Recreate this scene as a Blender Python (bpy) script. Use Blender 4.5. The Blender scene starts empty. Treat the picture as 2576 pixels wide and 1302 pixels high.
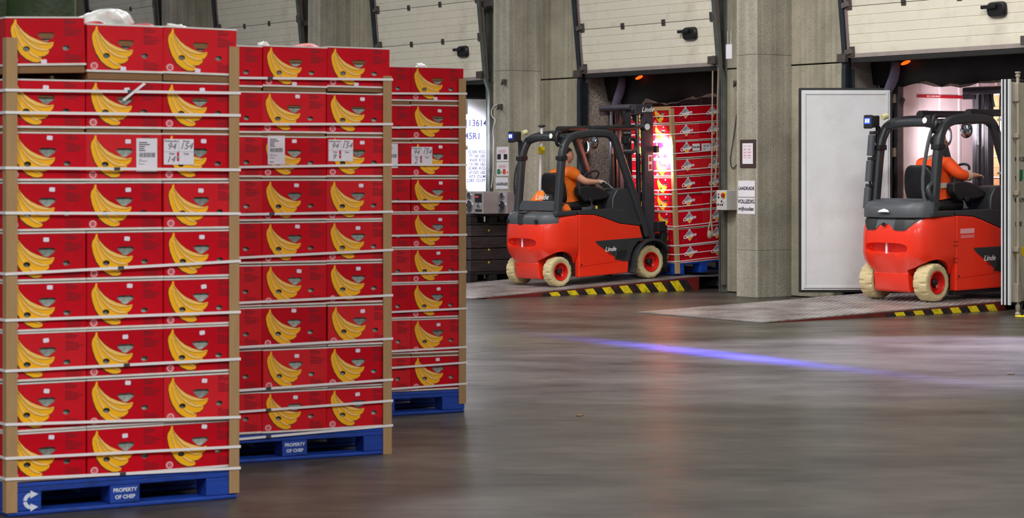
import bpy, bmesh, math, random
from mathutils import Vector, Matrix

# ------------------------------------------------------------------ camera, world, lights
S = bpy.context.scene
C = S.collection
FPX, CX, YH, EYE = 5600.0, 1288.0, 435.0, 1.65      # focal length in px, principal column, horizon row, eye height (m)
cam_d = bpy.data.cameras.new('camera')
cam = bpy.data.objects.new('camera', cam_d)
C.objects.link(cam)
cam.location = (0, 0, EYE)
cam.rotation_euler = (math.radians(90), 0, 0)
cam_d.sensor_width = 36.0
cam_d.lens = 36.0 * FPX / 2576.0
cam_d.shift_y = -(651.0 - YH) / 2576.0
cam_d.clip_end = 300
cam_d.dof.use_dof = True
cam_d.dof.focus_distance = 29.0
cam_d.dof.aperture_fstop = 7.0
S.camera = cam

S.view_settings.view_transform = 'Standard'
S.view_settings.look = 'None'
S.view_settings.gamma = 1.0
S.view_settings.use_curve_mapping = False
S.view_settings.exposure = 0.0

W = bpy.data.worlds.new('hall_air')
S.world = W
W.use_nodes = True
W.node_tree.nodes['Background'].inputs[0].default_value = (0.86, 0.90, 1.0, 1)
W.node_tree.nodes['Background'].inputs[1].default_value = 0.26


def area(name, loc, rot, sx, sy, power, col=(1, 1, 1)):
    d = bpy.data.lights.new(name, 'AREA')
    d.shape = 'RECTANGLE'
    d.size, d.size_y, d.energy, d.color = sx, sy, power, col
    o = bpy.data.objects.new(name, d)
    C.objects.link(o)
    o.location = loc
    o.rotation_euler = rot
    return o


# high-bay tube rows assumed for the hall, all out of view
for i, (x, y, p) in enumerate(((-5.5, 0.5, 850), (2.6, 0.5, 1250), (7, 5, 420), (4.2, 19.0, 720), (-6, 21, 420), (-1.5, 24.5, 640), (0.5, 21.5, 260), (-9, 32, 560), (-12, 12, 260))):
    area('assumed_tube_light.%03d' % i, (x, y, 8.2), (0, 0, math.radians(35.5)), 3.4, 0.9, p, (1.0, 0.975, 0.94))


def spot(name, loc, target, power, deg, blend, col, radius=0.05):
    d = bpy.data.lights.new(name, 'SPOT')
    d.energy, d.spot_size, d.spot_blend, d.color, d.shadow_soft_size = power, math.radians(deg), blend, col, radius
    o = bpy.data.objects.new(name, d)
    C.objects.link(o)
    o.location = loc
    o.rotation_euler = (Vector(target) - Vector(loc)).to_track_quat('-Z', 'Y').to_euler()
    return o


# added spot unseen right of the frame, assumed from the glow across the floor
spot('added_glow_light', (7.7, 22.3, 3.4), (4.6, 20.4, 0.0), 8500, 56, 0.4, (0.66, 0.62, 1.0), 0.12)

# ------------------------------------------------------------------ building frame: s along the dock wall, t out through it
O3 = Vector((3.79, 29.73, 0))
RX = Vector((0.5803, -0.8144, 0))
HX = Vector((0.8144, 0.5803, 0))
BM = Matrix(((RX.x, HX.x, 0, O3.x), (RX.y, HX.y, 0, O3.y), (0, 0, 1, 0), (0, 0, 0, 1)))
ROTB = math.atan2(RX.y, RX.x)
ROTF = math.atan2(HX.y, HX.x)
PITCH = 5.67


def B(s, t, z=0.0):
    return BM @ Vector((s, t, z))


def at(px, py, Y):
    return Vector(((px - CX) / FPX * Y, Y, EYE - (py - YH) / FPX * Y))


def fl(px, py, z=0.0):
    Y = (EYE - z) * FPX / (py - YH)
    return Vector(((px - CX) / FPX * Y, Y, z))


rnd = random.Random(7)


# ------------------------------------------------------------------ materials
def lin(c):
    return tuple((v / 255 / 12.92) if v / 255 <= 0.04045 else ((v / 255 + 0.055) / 1.055) ** 2.4 for v in c)


MATS = {}


def mat(name, rgb, rough=0.5, metal=0.0, var=0.12, scale=6.0, bump=0.0, bscale=40.0, spec=0.5, objvar=0.0, emit=None, estr=0.0, dirt=None, dscale=2.0, damt=0.5, coat=0.0, stretch=None, alpha=None):
    if name in MATS:
        return MATS[name]
    m = bpy.data.materials.new(name)
    m.use_nodes = True
    n, l = m.node_tree.nodes, m.node_tree.links
    b = n['Principled BSDF']
    b.inputs['Roughness'].default_value = rough
    b.inputs['Metallic'].default_value = metal
    b.inputs['Specular IOR Level'].default_value = spec
    if coat:
        b.inputs['Coat Weight'].default_value = coat
        b.inputs['Coat Roughness'].default_value = 0.12
    c = lin(rgb)
    tc = n.new('ShaderNodeTexCoord')
    src = tc.outputs['Object']
    if stretch:
        mp = n.new('ShaderNodeMapping')
        mp.inputs['Scale'].default_value = stretch
        l.new(src, mp.inputs[0])
        src = mp.outputs[0]
    col = None
    if var:
        nz = n.new('ShaderNodeTexNoise')
        nz.inputs['Scale'].default_value = scale
        nz.inputs['Detail'].default_value = 5
        l.new(src, nz.inputs['Vector'])
        rp = n.new('ShaderNodeValToRGB')
        rp.color_ramp.elements[0].position = 0.3
        rp.color_ramp.elements[1].position = 0.7
        rp.color_ramp.elements[0].color = tuple(v * (1 - var) for v in c) + (1,)
        rp.color_ramp.elements[1].color = tuple(min(1, v * (1 + var)) for v in c) + (1,)
        l.new(nz.outputs['Fac'], rp.inputs[0])
        col = rp.outputs[0]
    if dirt:
        nz2 = n.new('ShaderNodeTexNoise')
        nz2.inputs['Scale'].default_value = dscale
        nz2.inputs['Detail'].default_value = 8
        nz2.inputs['Roughness'].default_value = 0.7
        l.new(src, nz2.inputs['Vector'])
        rp2 = n.new('ShaderNodeValToRGB')
        rp2.color_ramp.elements[0].position = 0.5
        rp2.color_ramp.elements[1].position = 0.72
        rp2.color_ramp.elements[0].color = (0, 0, 0, 1)
        rp2.color_ramp.elements[1].color = (damt, damt, damt, 1)
        l.new(nz2.outputs['Fac'], rp2.inputs[0])
        mx = n.new('ShaderNodeMix')
        mx.data_type = 'RGBA'
        l.new(rp2.outputs[0], mx.inputs[0])
        if col:
            l.new(col, mx.inputs[6])
        else:
            mx.inputs[6].default_value = c + (1,)
        mx.inputs[7].default_value = lin(dirt) + (1,)
        col = mx.outputs[2]
    if objvar:
        oi = n.new('ShaderNodeObjectInfo')
        hs = n.new('ShaderNodeHueSaturation')
        mr = n.new('ShaderNodeMapRange')
        mr.inputs[3].default_value = 1 - objvar
        mr.inputs[4].default_value = 1 + objvar
        l.new(oi.outputs['Random'], mr.inputs[0])
        l.new(mr.outputs[0], hs.inputs['Value'])
        if col:
            l.new(col, hs.inputs['Color'])
        else:
            hs.inputs['Color'].default_value = c + (1,)
        col = hs.outputs[0]
    if col:
        l.new(col, b.inputs['Base Color'])
    else:
        b.inputs['Base Color'].default_value = c + (1,)
    if bump:
        nb = n.new('ShaderNodeTexNoise')
        nb.inputs['Scale'].default_value = bscale
        nb.inputs['Detail'].default_value = 4
        l.new(src, nb.inputs['Vector'])
        bp = n.new('ShaderNodeBump')
        bp.inputs['Strength'].default_value = bump
        bp.inputs['Distance'].default_value = 0.02
        l.new(nb.outputs['Fac'], bp.inputs['Height'])
        l.new(bp.outputs[0], b.inputs['Normal'])
    if emit:
        b.inputs['Emission Color'].default_value = lin(emit) + (1,)
        b.inputs['Emission Strength'].default_value = estr
    if alpha is not None:
        b.inputs['Alpha'].default_value = alpha
    MATS[name] = m
    return m


def concrete(name, rgb, pits=True, streak=True, aggregate=False):
    m = bpy.data.materials.new(name)
    MATS[name] = m
    m.use_nodes = True
    n, l = m.node_tree.nodes, m.node_tree.links
    b = n['Principled BSDF']
    b.inputs['Roughness'].default_value = 0.85
    b.inputs['Specular IOR Level'].default_value = 0.25
    c = lin(rgb)
    tc = n.new('ShaderNodeTexCoord')
    big = n.new('ShaderNodeTexNoise')
    big.inputs['Scale'].default_value = 1.3
    big.inputs['Detail'].default_value = 9
    big.inputs['Roughness'].default_value = 0.65
    l.new(tc.outputs['Object'], big.inputs[0])
    r1 = n.new('ShaderNodeValToRGB')
    r1.color_ramp.elements[0].position = 0.3
    r1.color_ramp.elements[1].position = 0.72
    r1.color_ramp.elements[0].color = tuple(v * 0.72 for v in c) + (1,)
    r1.color_ramp.elements[1].color = tuple(min(1, v * 1.22) for v in c) + (1,)
    l.new(big.outputs['Fac'], r1.inputs[0])
    col = r1.outputs[0]
    if streak:                                   # formwork and water streaks, running down
        mp = n.new('ShaderNodeMapping')
        mp.inputs['Scale'].default_value = (14, 14, 0.25)
        l.new(tc.outputs['Object'], mp.inputs[0])
        st = n.new('ShaderNodeTexNoise')
        st.inputs['Scale'].default_value = 1.0
        st.inputs['Detail'].default_value = 4
        l.new(mp.outputs[0], st.inputs[0])
        r2 = n.new('ShaderNodeValToRGB')
        r2.color_ramp.elements[0].position = 0.35
        r2.color_ramp.elements[1].position = 0.7
        r2.color_ramp.elements[0].color = (0.82, 0.81, 0.78, 1)
        r2.color_ramp.elements[1].color = (1.12, 1.12, 1.1, 1)
        l.new(st.outputs['Fac'], r2.inputs[0])
        mm = n.new('ShaderNodeMix')
        mm.data_type = 'RGBA'
        mm.blend_type = 'MULTIPLY'
        mm.inputs[0].default_value = 1
        l.new(col, mm.inputs[6])
        l.new(r2.outputs[0], mm.inputs[7])
        col = mm.outputs[2]
    fine = n.new('ShaderNodeTexNoise')
    fine.inputs['Scale'].default_value = 95 if aggregate else 45
    fine.inputs['Detail'].default_value = 3
    l.new(tc.outputs['Object'], fine.inputs[0])
    r3 = n.new('ShaderNodeValToRGB')
    lo, hi = (0.3, 2.6) if aggregate else (0.86, 1.1)
    r3.color_ramp.elements[0].position = 0.36 if aggregate else 0.3
    r3.color_ramp.elements[1].position = 0.68 if aggregate else 0.7
    r3.color_ramp.elements[0].color = (lo, lo, lo, 1)
    r3.color_ramp.elements[1].color = (hi, hi, hi, 1)
    l.new(fine.outputs['Fac'], r3.inputs[0])
    m3 = n.new('ShaderNodeMix')
    m3.data_type = 'RGBA'
    m3.blend_type = 'MULTIPLY'
    m3.inputs[0].default_value = 1
    l.new(col, m3.inputs[6])
    l.new(r3.outputs[0], m3.inputs[7])
    col = m3.outputs[2]
    if pits:
        vo = n.new('ShaderNodeTexVoronoi')
        vo.inputs['Scale'].default_value = 22
        l.new(tc.outputs['Object'], vo.inputs['Vector'])
        lt = n.new('ShaderNodeMath')
        lt.operation = 'LESS_THAN'
        lt.inputs[1].default_value = 0.13
        l.new(vo.outputs['Distance'], lt.inputs[0])
        m4 = n.new('ShaderNodeMix')
        m4.data_type = 'RGBA'
        m4.inputs[7].default_value = tuple(v * 0.4 for v in c) + (1,)
        l.new(lt.outputs[0], m4.inputs[0])
        l.new(col, m4.inputs[6])
        col = m4.outputs[2]
    l.new(col, b.inputs['Base Color'])
    bp = n.new('ShaderNodeBump')
    bp.inputs['Strength'].default_value = 0.9 if aggregate else 0.25
    bp.inputs['Distance'].default_value = 0.02
    l.new(fine.outputs['Fac'], bp.inputs['Height'])
    l.new(bp.outputs[0], b.inputs['Normal'])
    return m


def floor_material():
    m = bpy.data.materials.new('polished_concrete_floor')
    MATS['floor'] = m
    m.use_nodes = True
    n, l = m.node_tree.nodes, m.node_tree.links
    b = n['Principled BSDF']
    tc = n.new('ShaderNodeTexCoord')
    mp = n.new('ShaderNodeMapping')
    mp.inputs['Rotation'].default_value = (0, 0, -ROTF)
    mp.inputs['Scale'].default_value = (0.55, 1.0, 1)
    l.new(tc.outputs['Object'], mp.inputs[0])
    a = n.new('ShaderNodeTexNoise')
    a.inputs['Scale'].default_value = 0.9
    a.inputs['Detail'].default_value = 12
    a.inputs['Roughness'].default_value = 0.74
    l.new(mp.outputs[0], a.inputs[0])
    r = n.new('ShaderNodeValToRGB')
    r.color_ramp.elements[0].position = 0.3
    r.color_ramp.elements[1].position = 0.72
    r.color_ramp.elements[0].color = lin((27, 25, 23)) + (1,)
    r.color_ramp.elements[1].color = lin((94, 90, 82)) + (1,)
    l.new(a.outputs['Fac'], r.inputs[0])
    # tyre scuffs and reddish wear
    mp2 = n.new('ShaderNodeMapping')
    mp2.inputs['Rotation'].default_value = (0, 0, -ROTF + 0.5)
    mp2.inputs['Scale'].default_value = (0.35, 3.5, 1)
    l.new(tc.outputs['Object'], mp2.inputs[0])
    s = n.new('ShaderNodeTexNoise')
    s.inputs['Scale'].default_value = 1.6
    s.inputs['Detail'].default_value = 7
    s.inputs['Roughness'].default_value = 0.75
    l.new(mp2.outputs[0], s.inputs[0])
    r2 = n.new('ShaderNodeValToRGB')
    r2.color_ramp.elements[0].position = 0.55
    r2.color_ramp.elements[1].position = 0.75
    r2.color_ramp.elements[0].color = (0, 0, 0, 1)
    r2.color_ramp.elements[1].color = (0.4, 0.4, 0.4, 1)
    l.new(s.outputs['Fac'], r2.inputs[0])
    mx = n.new('ShaderNodeMix')
    mx.data_type = 'RGBA'
    mx.inputs[7].default_value = lin((70, 54, 50)) + (1,)
    l.new(r2.outputs[0], mx.inputs[0])
    l.new(r.outputs[0], mx.inputs[6])
    l.new(mx.outputs[2], b.inputs['Base Color'])
    rr = n.new('ShaderNodeMapRange')
    rr.inputs[1].default_value = 0.3
    rr.inputs[2].default_value = 0.7
    rr.inputs[3].default_value = 0.27
    rr.inputs[4].default_value = 0.42
    l.new(s.outputs['Fac'], rr.inputs[0])
    l.new(rr.outputs[0], b.inputs['Roughness'])
    b.inputs['Specular IOR Level'].default_value = 0.5
    b.inputs['IOR'].default_value = 1.19
    bp = n.new('ShaderNodeBump')
    bp.inputs['Strength'].default_value = 0.06
    bp.inputs['Distance'].default_value = 0.02
    l.new(s.outputs['Fac'], bp.inputs['Height'])
    l.new(bp.outputs[0], b.inputs['Normal'])
    return m


FLOOR = floor_material()
CONC = concrete('wall_concrete', (166, 160, 143))
PILLAR = concrete('pillar_concrete', (164, 159, 146))
AGG = concrete('aggregate_concrete', (150, 138, 128), streak=False, pits=False, aggregate=True)
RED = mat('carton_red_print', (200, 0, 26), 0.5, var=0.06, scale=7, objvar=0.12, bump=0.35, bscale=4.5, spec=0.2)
# plastic and gloss sheen put into the colour: random lids mix towards paler red
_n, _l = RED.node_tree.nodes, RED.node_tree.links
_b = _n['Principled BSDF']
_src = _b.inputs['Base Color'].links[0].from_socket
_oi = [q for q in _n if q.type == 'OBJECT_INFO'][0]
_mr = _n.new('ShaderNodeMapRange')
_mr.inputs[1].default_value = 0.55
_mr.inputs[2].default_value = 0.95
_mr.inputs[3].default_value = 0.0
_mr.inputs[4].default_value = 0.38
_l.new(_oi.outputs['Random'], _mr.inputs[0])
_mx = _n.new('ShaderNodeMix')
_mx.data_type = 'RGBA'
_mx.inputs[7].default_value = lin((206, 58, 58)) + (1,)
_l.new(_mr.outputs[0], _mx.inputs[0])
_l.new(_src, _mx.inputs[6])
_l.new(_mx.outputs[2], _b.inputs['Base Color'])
WHITEC = mat('carton_white_edge', (222, 216, 210), 0.8, var=0.08, scale=30)
KRAFT = mat('kraft_cardboard', (132, 96, 62), 0.85, var=0.1, scale=12)
POSTC = mat('corner_post_cardboard', (168, 134, 92), 0.8, var=0.08, scale=5, stretch=(8, 8, 1), bump=0.1)
BAN_D = mat('print_golden_yellow', (250, 182, 4), 0.5, var=0)
BAN_L = mat('print_light_banana', (246, 198, 108), 0.5, var=0)
BAN_K = mat('print_black', (40, 38, 40), 0.5, var=0)
BAN_S = mat('print_line_brown', (104, 62, 12), 0.5, var=0)
TXTD = mat('print_dark_maroon', (104, 4, 24), 0.5, var=0)
PINK = mat('print_pale_pink', (226, 160, 166), 0.5, var=0)
STICK = mat('sticker_paper_white', (232, 222, 236), 0.6, var=0.03)
PAPER = mat('label_paper_white', (226, 222, 230), 0.6, var=0.03)
INK = mat('ink_black', (28, 26, 30), 0.6, var=0)
PENCIL = mat('ink_pencil_grey', (96, 94, 98), 0.6, var=0)
GREYP = mat('print_grey', (150, 150, 156), 0.5, var=0.15, scale=60)
BAGM = mat('banana_liner_bag', (150, 158, 150), 0.3, var=0.7, scale=16, dirt=(84, 128, 30), dscale=9, damt=0.85, objvar=0.3)
STRAPM = mat('white_pp_strap', (236, 232, 232), 0.35, var=0.04)
SEALM = mat('strap_seal_metal', (90, 92, 100), 0.35, metal=0.6)
BLUE = mat('pallet_blue_paint', (14, 62, 160), 0.55, var=0.18, scale=9, dirt=(20, 36, 84), dscale=5, damt=0.8, stretch=(1, 4, 4), bump=0.15, objvar=0.08)
WHITEP = mat('stencil_white', (214, 222, 236), 0.6, var=0.1)


# ------------------------------------------------------------------ mesh helpers
def rounded(path, it=2):
    """corner-cutting so that bent pipes read as bent, ends kept"""
    q = [Vector(p) for p in path]
    for _ in range(it):
        o = [q[0]]
        for a, b in zip(q[:-1], q[1:]):
            o += [a * 0.75 + b * 0.25, a * 0.25 + b * 0.75]
        q = o + [q[-1]]
    return q


class MB:
    def __init__(self):
        self.v, self.f, self.m, self.mi = [], [], [], 0

    def add(self, vs, fs):
        o = len(self.v)
        self.v += [tuple(p) for p in vs]
        for f in fs:
            self.f.append([o + i for i in f])
            self.m.append(self.mi)
        return self

    def box(self, x0, x1, y0, y1, z0, z1, M=None):
        vs = [Vector((x, y, z)) for z in (z0, z1) for y in (y0, y1) for x in (x0, x1)]
        if M is not None:
            vs = [M @ p for p in vs]
        return self.add(vs, [(0, 2, 3, 1), (4, 5, 7, 6), (0, 1, 5, 4), (2, 6, 7, 3), (0, 4, 6, 2), (1, 3, 7, 5)])

    def poly(self, pts):
        return self.add(pts, [list(range(len(pts)))])

    def prism(self, pts, vec):
        vec = Vector(vec)
        n = len(pts)
        a = [Vector(p) for p in pts]
        vs = a + [p + vec for p in a]
        fs = [list(range(n))[::-1], list(range(n, 2 * n))] + [(i, (i + 1) % n, n + (i + 1) % n, n + i) for i in range(n)]
        return self.add(vs, fs)

    def rings(self, rings, cap=True, closed=True):
        n = len(rings[0])
        vs = [p for r in rings for p in r]
        fs = []
        for k in range(len(rings) - 1):
            for i in range(n if closed else n - 1):
                j = (i + 1) % n
                fs.append((k * n + i, k * n + j, (k + 1) * n + j, (k + 1) * n + i))
        if cap:
            fs.append(list(range(n))[::-1])
            fs.append(list(range((len(rings) - 1) * n, len(rings) * n)))
        return self.add(vs, fs)

    def cyl(self, p0, p1, r0, r1=None, n=12):
        p0, p1 = Vector(p0), Vector(p1)
        r1 = r0 if r1 is None else r1
        q = (p1 - p0).to_track_quat('Z', 'Y')
        rs = []
        for p, r in ((p0, r0), (p1, r1)):
            rs.append([p + q @ Vector((r * math.cos(2 * math.pi * i / n), r * math.sin(2 * math.pi * i / n), 0)) for i in range(n)])
        return self.rings(rs)

    def sweep(self, path, ring, cap=True, up=Vector((0, 1, 0))):
        """ring: list of 2-D offsets (a along side, b along up-ish normal)"""
        path = [Vector(p) for p in path]
        rs = []
        for i, p in enumerate(path):
            d = (path[min(i + 1, len(path) - 1)] - path[max(i - 1, 0)]).normalized()
            side = up - d * up.dot(d)
            if side.length < 1e-4:
                side = Vector((1, 0, 0)) - d * d.x
            side.normalize()
            nn = d.cross(side)
            rs.append([p + side * a + nn * b for a, b in ring])
        return self.rings(rs, cap)

    def tube(self, path, r, n=8, up=Vector((0.3, 1, 0.2))):
        path = rounded(path, 2) if len(path) > 3 else path
        return self.sweep(path, [(r * math.cos(2 * math.pi * i / n), r * math.sin(2 * math.pi * i / n)) for i in range(n)], True, up.normalized())

    def lathe(self, prof, M=None, n=24, cap=True):
        """profile (r, h) round local Z"""
        rs = []
        for r, h in prof:
            ring = [Vector((r * math.cos(2 * math.pi * i / n), r * math.sin(2 * math.pi * i / n), h)) for i in range(n)]
            rs.append([M @ p for p in ring] if M is not None else ring)
        return self.rings(rs, cap)

    def ball(self, c, rx, ry, rz, n=14, m=9):
        rs = []
        for k in range(m + 1):
            th = math.pi * (0.02 + 0.96 * k / m)
            rs.append([Vector((c[0] + rx * math.sin(th) * math.cos(2 * math.pi * i / n), c[1] + ry * math.sin(th) * math.sin(2 * math.pi * i / n), c[2] + rz * math.cos(th))) for i in range(n)])
        return self.rings(rs)

    def warp(self, fn):
        self.v = [tuple(fn(Vector(p))) for p in self.v]
        return self

    def mesh(self, name, mats, smooth=40):
        me = bpy.data.meshes.new(name)
        me.from_pydata(self.v, [], self.f)
        ml = mats if isinstance(mats, (list, tuple)) else [mats]
        for x in ml:
            me.materials.append(x)
        me.polygons.foreach_set('material_index', self.m)
        bm = bmesh.new()
        bm.from_mesh(me)
        bmesh.ops.recalc_face_normals(bm, faces=bm.faces)
        bm.to_mesh(me)
        bm.free()
        if smooth:
            me.polygons.foreach_set('use_smooth', [True] * len(me.polygons))
            me.set_sharp_from_angle(angle=math.radians(smooth))
        me.update()
        return me

    def build(self, name, mats, parent=None, M=None, bev=0.0, smooth=40, seg=2):
        return link(name, self.mesh(name, mats, smooth), parent, M, bev, seg)


def link(name, me, parent=None, M=None, bev=0.0, seg=2):
    o = bpy.data.objects.new(name, me)
    C.objects.link(o)
    if parent:
        o.parent = parent
    if M is not None:
        o.matrix_basis = M
    if bev:
        md = o.modifiers.new('edge', 'BEVEL')
        md.width, md.segments, md.limit_method, md.angle_limit = bev, seg, 'ANGLE', math.radians(40)
        md.harden_normals = True
    return o


def tag(o, label=None, cat=None, group=None, kind=None):
    if label:
        o['label'] = label
    if cat:
        o['category'] = cat
    if group:
        o['group'] = group
    if kind:
        o['kind'] = kind
    return o


def thing(name, label, cat, M=None, group=None, kind=None):
    o = bpy.data.objects.new(name, None)
    o.empty_display_size = 0.2
    C.objects.link(o)
    if M is not None:
        o.matrix_basis = M
    return tag(o, label, cat, group, kind)


def TR(x, y, z, rz=0.0):
    return Matrix.Translation((x, y, z)) @ Matrix.Rotation(rz, 4, 'Z')


_TXT = {}


def text_mesh(body, size, material, shear=0.0, bold=0.0, align='CENTER', extrude=0.0006, space=1.0):
    """lettering standing upright in x-z, facing -y"""
    k = (body, size, material.name, shear, bold, align)
    if k in _TXT:
        return _TXT[k]
    cu = bpy.data.curves.new('lettering', 'FONT')
    cu.body, cu.size, cu.shear, cu.offset, cu.extrude = body, size, shear, bold, extrude
    cu.align_x, cu.align_y = align, 'CENTER'
    cu.space_character = space
    cu.resolution_u = 3
    ob = bpy.data.objects.new('lettering', cu)
    me = bpy.data.meshes.new_from_object(ob)
    bpy.data.objects.remove(ob)
    me.transform(Matrix(((1, 0, 0, 0), (0, 0, -1, 0), (0, 1, 0, 0), (0, 0, 0, 1))))
    me.materials.clear()
    me.materials.append(material)
    _TXT[k] = me
    return me


def fill_holes(outer, holes, y=0.0):
    """flat face in x-z at depth y with holes -> (verts, tris)"""
    bm = bmesh.new()
    es = []
    for loop in [outer] + holes:
        vs = [bm.verts.new((p[0], y, p[1])) for p in loop]
        es += [bm.edges.new((vs[i], vs[(i + 1) % len(vs)])) for i in range(len(vs))]
    bmesh.ops.triangle_fill(bm, use_beauty=True, use_dissolve=False, edges=es)
    bm.verts.index_update()
    vs = [v.co.copy() for v in bm.verts]
    fs = [[v.index for v in f.verts] for f in bm.faces]
    bm.free()
    return vs, fs


def bool_cut(me, cutters):
    """carve the cutter meshes out of a mesh once, at build time"""
    o = bpy.data.objects.new('carve', me)
    C.objects.link(o)
    tmp = []
    for c in cutters:
        co = bpy.data.objects.new('carve_tool', c)
        C.objects.link(co)
        md = o.modifiers.new('cut', 'BOOLEAN')
        md.operation, md.object, md.solver = 'DIFFERENCE', co, 'EXACT'
        tmp.append(co)
    bpy.context.view_layer.update()
    dg = bpy.context.evaluated_depsgraph_get()
    out = bpy.data.meshes.new_from_object(o.evaluated_get(dg))
    for x in tmp + [o]:
        bpy.data.objects.remove(x)
    out.polygons.foreach_set('use_smooth', [True] * len(out.polygons))
    out.set_sharp_from_angle(angle=math.radians(38))
    return out

# ================================================================== THE HALL
fm = MB()
fm.add([(-60, -8, 0), (60, -8, 0), (60, 75, 0), (-60, 75, 0)], [(0, 1, 2, 3)])
floor = fm.build('floor', FLOOR)
tag(floor, 'grey polished concrete warehouse floor', None, None, 'structure')
DARKJ = mat('joint_dark', (62, 58, 54), 0.8, var=0.2)
for a, b_ in (((1150, 889), (1640, 854)), ((1640, 854), (2600, 812))):
    p, q = fl(*a), fl(*b_)
    d = (q - p).normalized()
    n_ = Vector((-d.y, d.x, 0)) * 0.012
    j = MB()
    j.prism([p - n_, q - n_, q + n_, p + n_], (0, 0, 0.0012))
    j.build('floor_joint', DARKJ, floor)

DOORC = [2.58 - PITCH * k for k in range(5)]          # centres of the dock doors, right to left
DW = 1.53                                            # half width of a door
ZD = 3.14                                            # height of the raised door's bottom edge
wall = thing('wall_back', 'grey concrete panel wall with dock openings', None, BM, None, 'structure')
JZ = (0.0, 3.09, 5.6, 8.6)


def panel(s0, s1, z0, z1, t0=0.0, t1=0.35, m=CONC):
    MB().box(s0 + 0.008, s1 - 0.008, t0, t1, z0 + 0.008, z1 - 0.008).build('concrete_panel', m, wall, bev=0.012)


edges = []
for c in DOORC:
    edges.append((c - DW - 0.02, c + DW + 0.02))
for k, c in enumerate(DOORC):
    o0, o1 = edges[k]
    right = edges[k - 1][0] if k else o1 + 6
    for z0, z1 in zip(JZ[:-1], JZ[1:]):
        panel(o1, right if k else o1 + 2.61, z0, z1)
    panel(o0, o1, 3.7, 8.6)
    # rough exposed-aggregate reveals of the opening
    MB().box(o0 - 0.30, o0, 0.352, 0.52, 0, 3.7).build('reveal', AGG, wall)
    MB().box(o0, o0 + 0.012, 0.002, 0.5, 0.0, 3.7).build('reveal', AGG, wall)
panel(-40, edges[-1][0], 0, 8.6)
MB().box(DOORC[0] + DW + 2.6, 40, 0, .35, 0, 8.6).build('concrete_panel', CONC, wall)

for k in range(5):
    p = thing('pillar', 'square grey concrete pillar ' + ('between the two loading docks with forklifts', 'behind the hi-fi speakers', 'above the farthest banana pallet', 'above the middle banana pallet', 'behind the white plastic bag')[k], None, BM @ Matrix.Translation((-PITCH * k, 0, 0)), None, 'structure')
    MB().box(-0.5, -0.085, -0.61, 0.0, 0, 0.622).build('pillar_block', PILLAR, p, bev=0.006)
    MB().box(-0.5, -0.085, -0.61, 0.0, 0.6235, 3.22).build('pillar_block', PILLAR, p, bev=0.006)
    MB().box(-0.5, -0.085, -0.61, 0.0, 3.2225, 8.6).build('pillar_block', PILLAR, p, bev=0.006)

# outside of the openings it is night: nothing but the containers' own skins and the shelters
GALV = mat('galvanised_steel', (128, 132, 128), 0.5, metal=0.75, var=0.2, scale=5, dirt=(70, 72, 70), dscale=3)
GALVD = mat('track_dark_steel', (52, 58, 64), 0.5, metal=0.6, var=0.2, scale=5)
PINKST = mat('track_primer_pink', (142, 124, 124), 0.6, metal=0.2, var=0.15, scale=6)
DOORM = mat('door_cream_panel', (226, 220, 202), 0.55, var=0.05, scale=1.2, dirt=(170, 162, 142), dscale=1.6, damt=0.45)
ALU = mat('aluminium_rail', (176, 164, 158), 0.5, metal=0.4, var=0.12, scale=5)
RUBBER = mat('black_rubber', (26, 25, 25), 0.7, var=0.2, scale=6)
BLKPL = mat('black_plastic', (22, 22, 24), 0.38, var=0.1, scale=6)
STEELB = mat('bracket_steel', (92, 84, 80), 0.5, metal=0.6, var=0.25, scale=9)
LEAN = math.atan(0.0915)
dnames = ('dock door above the white open container leaf', 'dock door above the entering forklift', 'dock door above the farthest banana pallet', 'dock door above the middle banana pallet', 'dock door behind the tarpaulin')


def rib_section(w, h, nr, th=0.045):
    """one door leaf section with its pressed ribs; x across, z up, face at y=0"""
    prof = []
    step = h / nr
    for i in range(nr):
        z0 = i * step
        prof += [(0.008 if i else 0.002, z0 + 0.0005), (0.0, z0 + 0.010), (0.0, z0 + step - 0.0035)]
    prof += [(0.004, h - 0.001), (th, h - 0.001), (th, 0.0005)]
    b = MB()
    b.rings([[Vector((x, y, z)) for y, z in prof] for x in (-w, w)])
    return b


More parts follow.
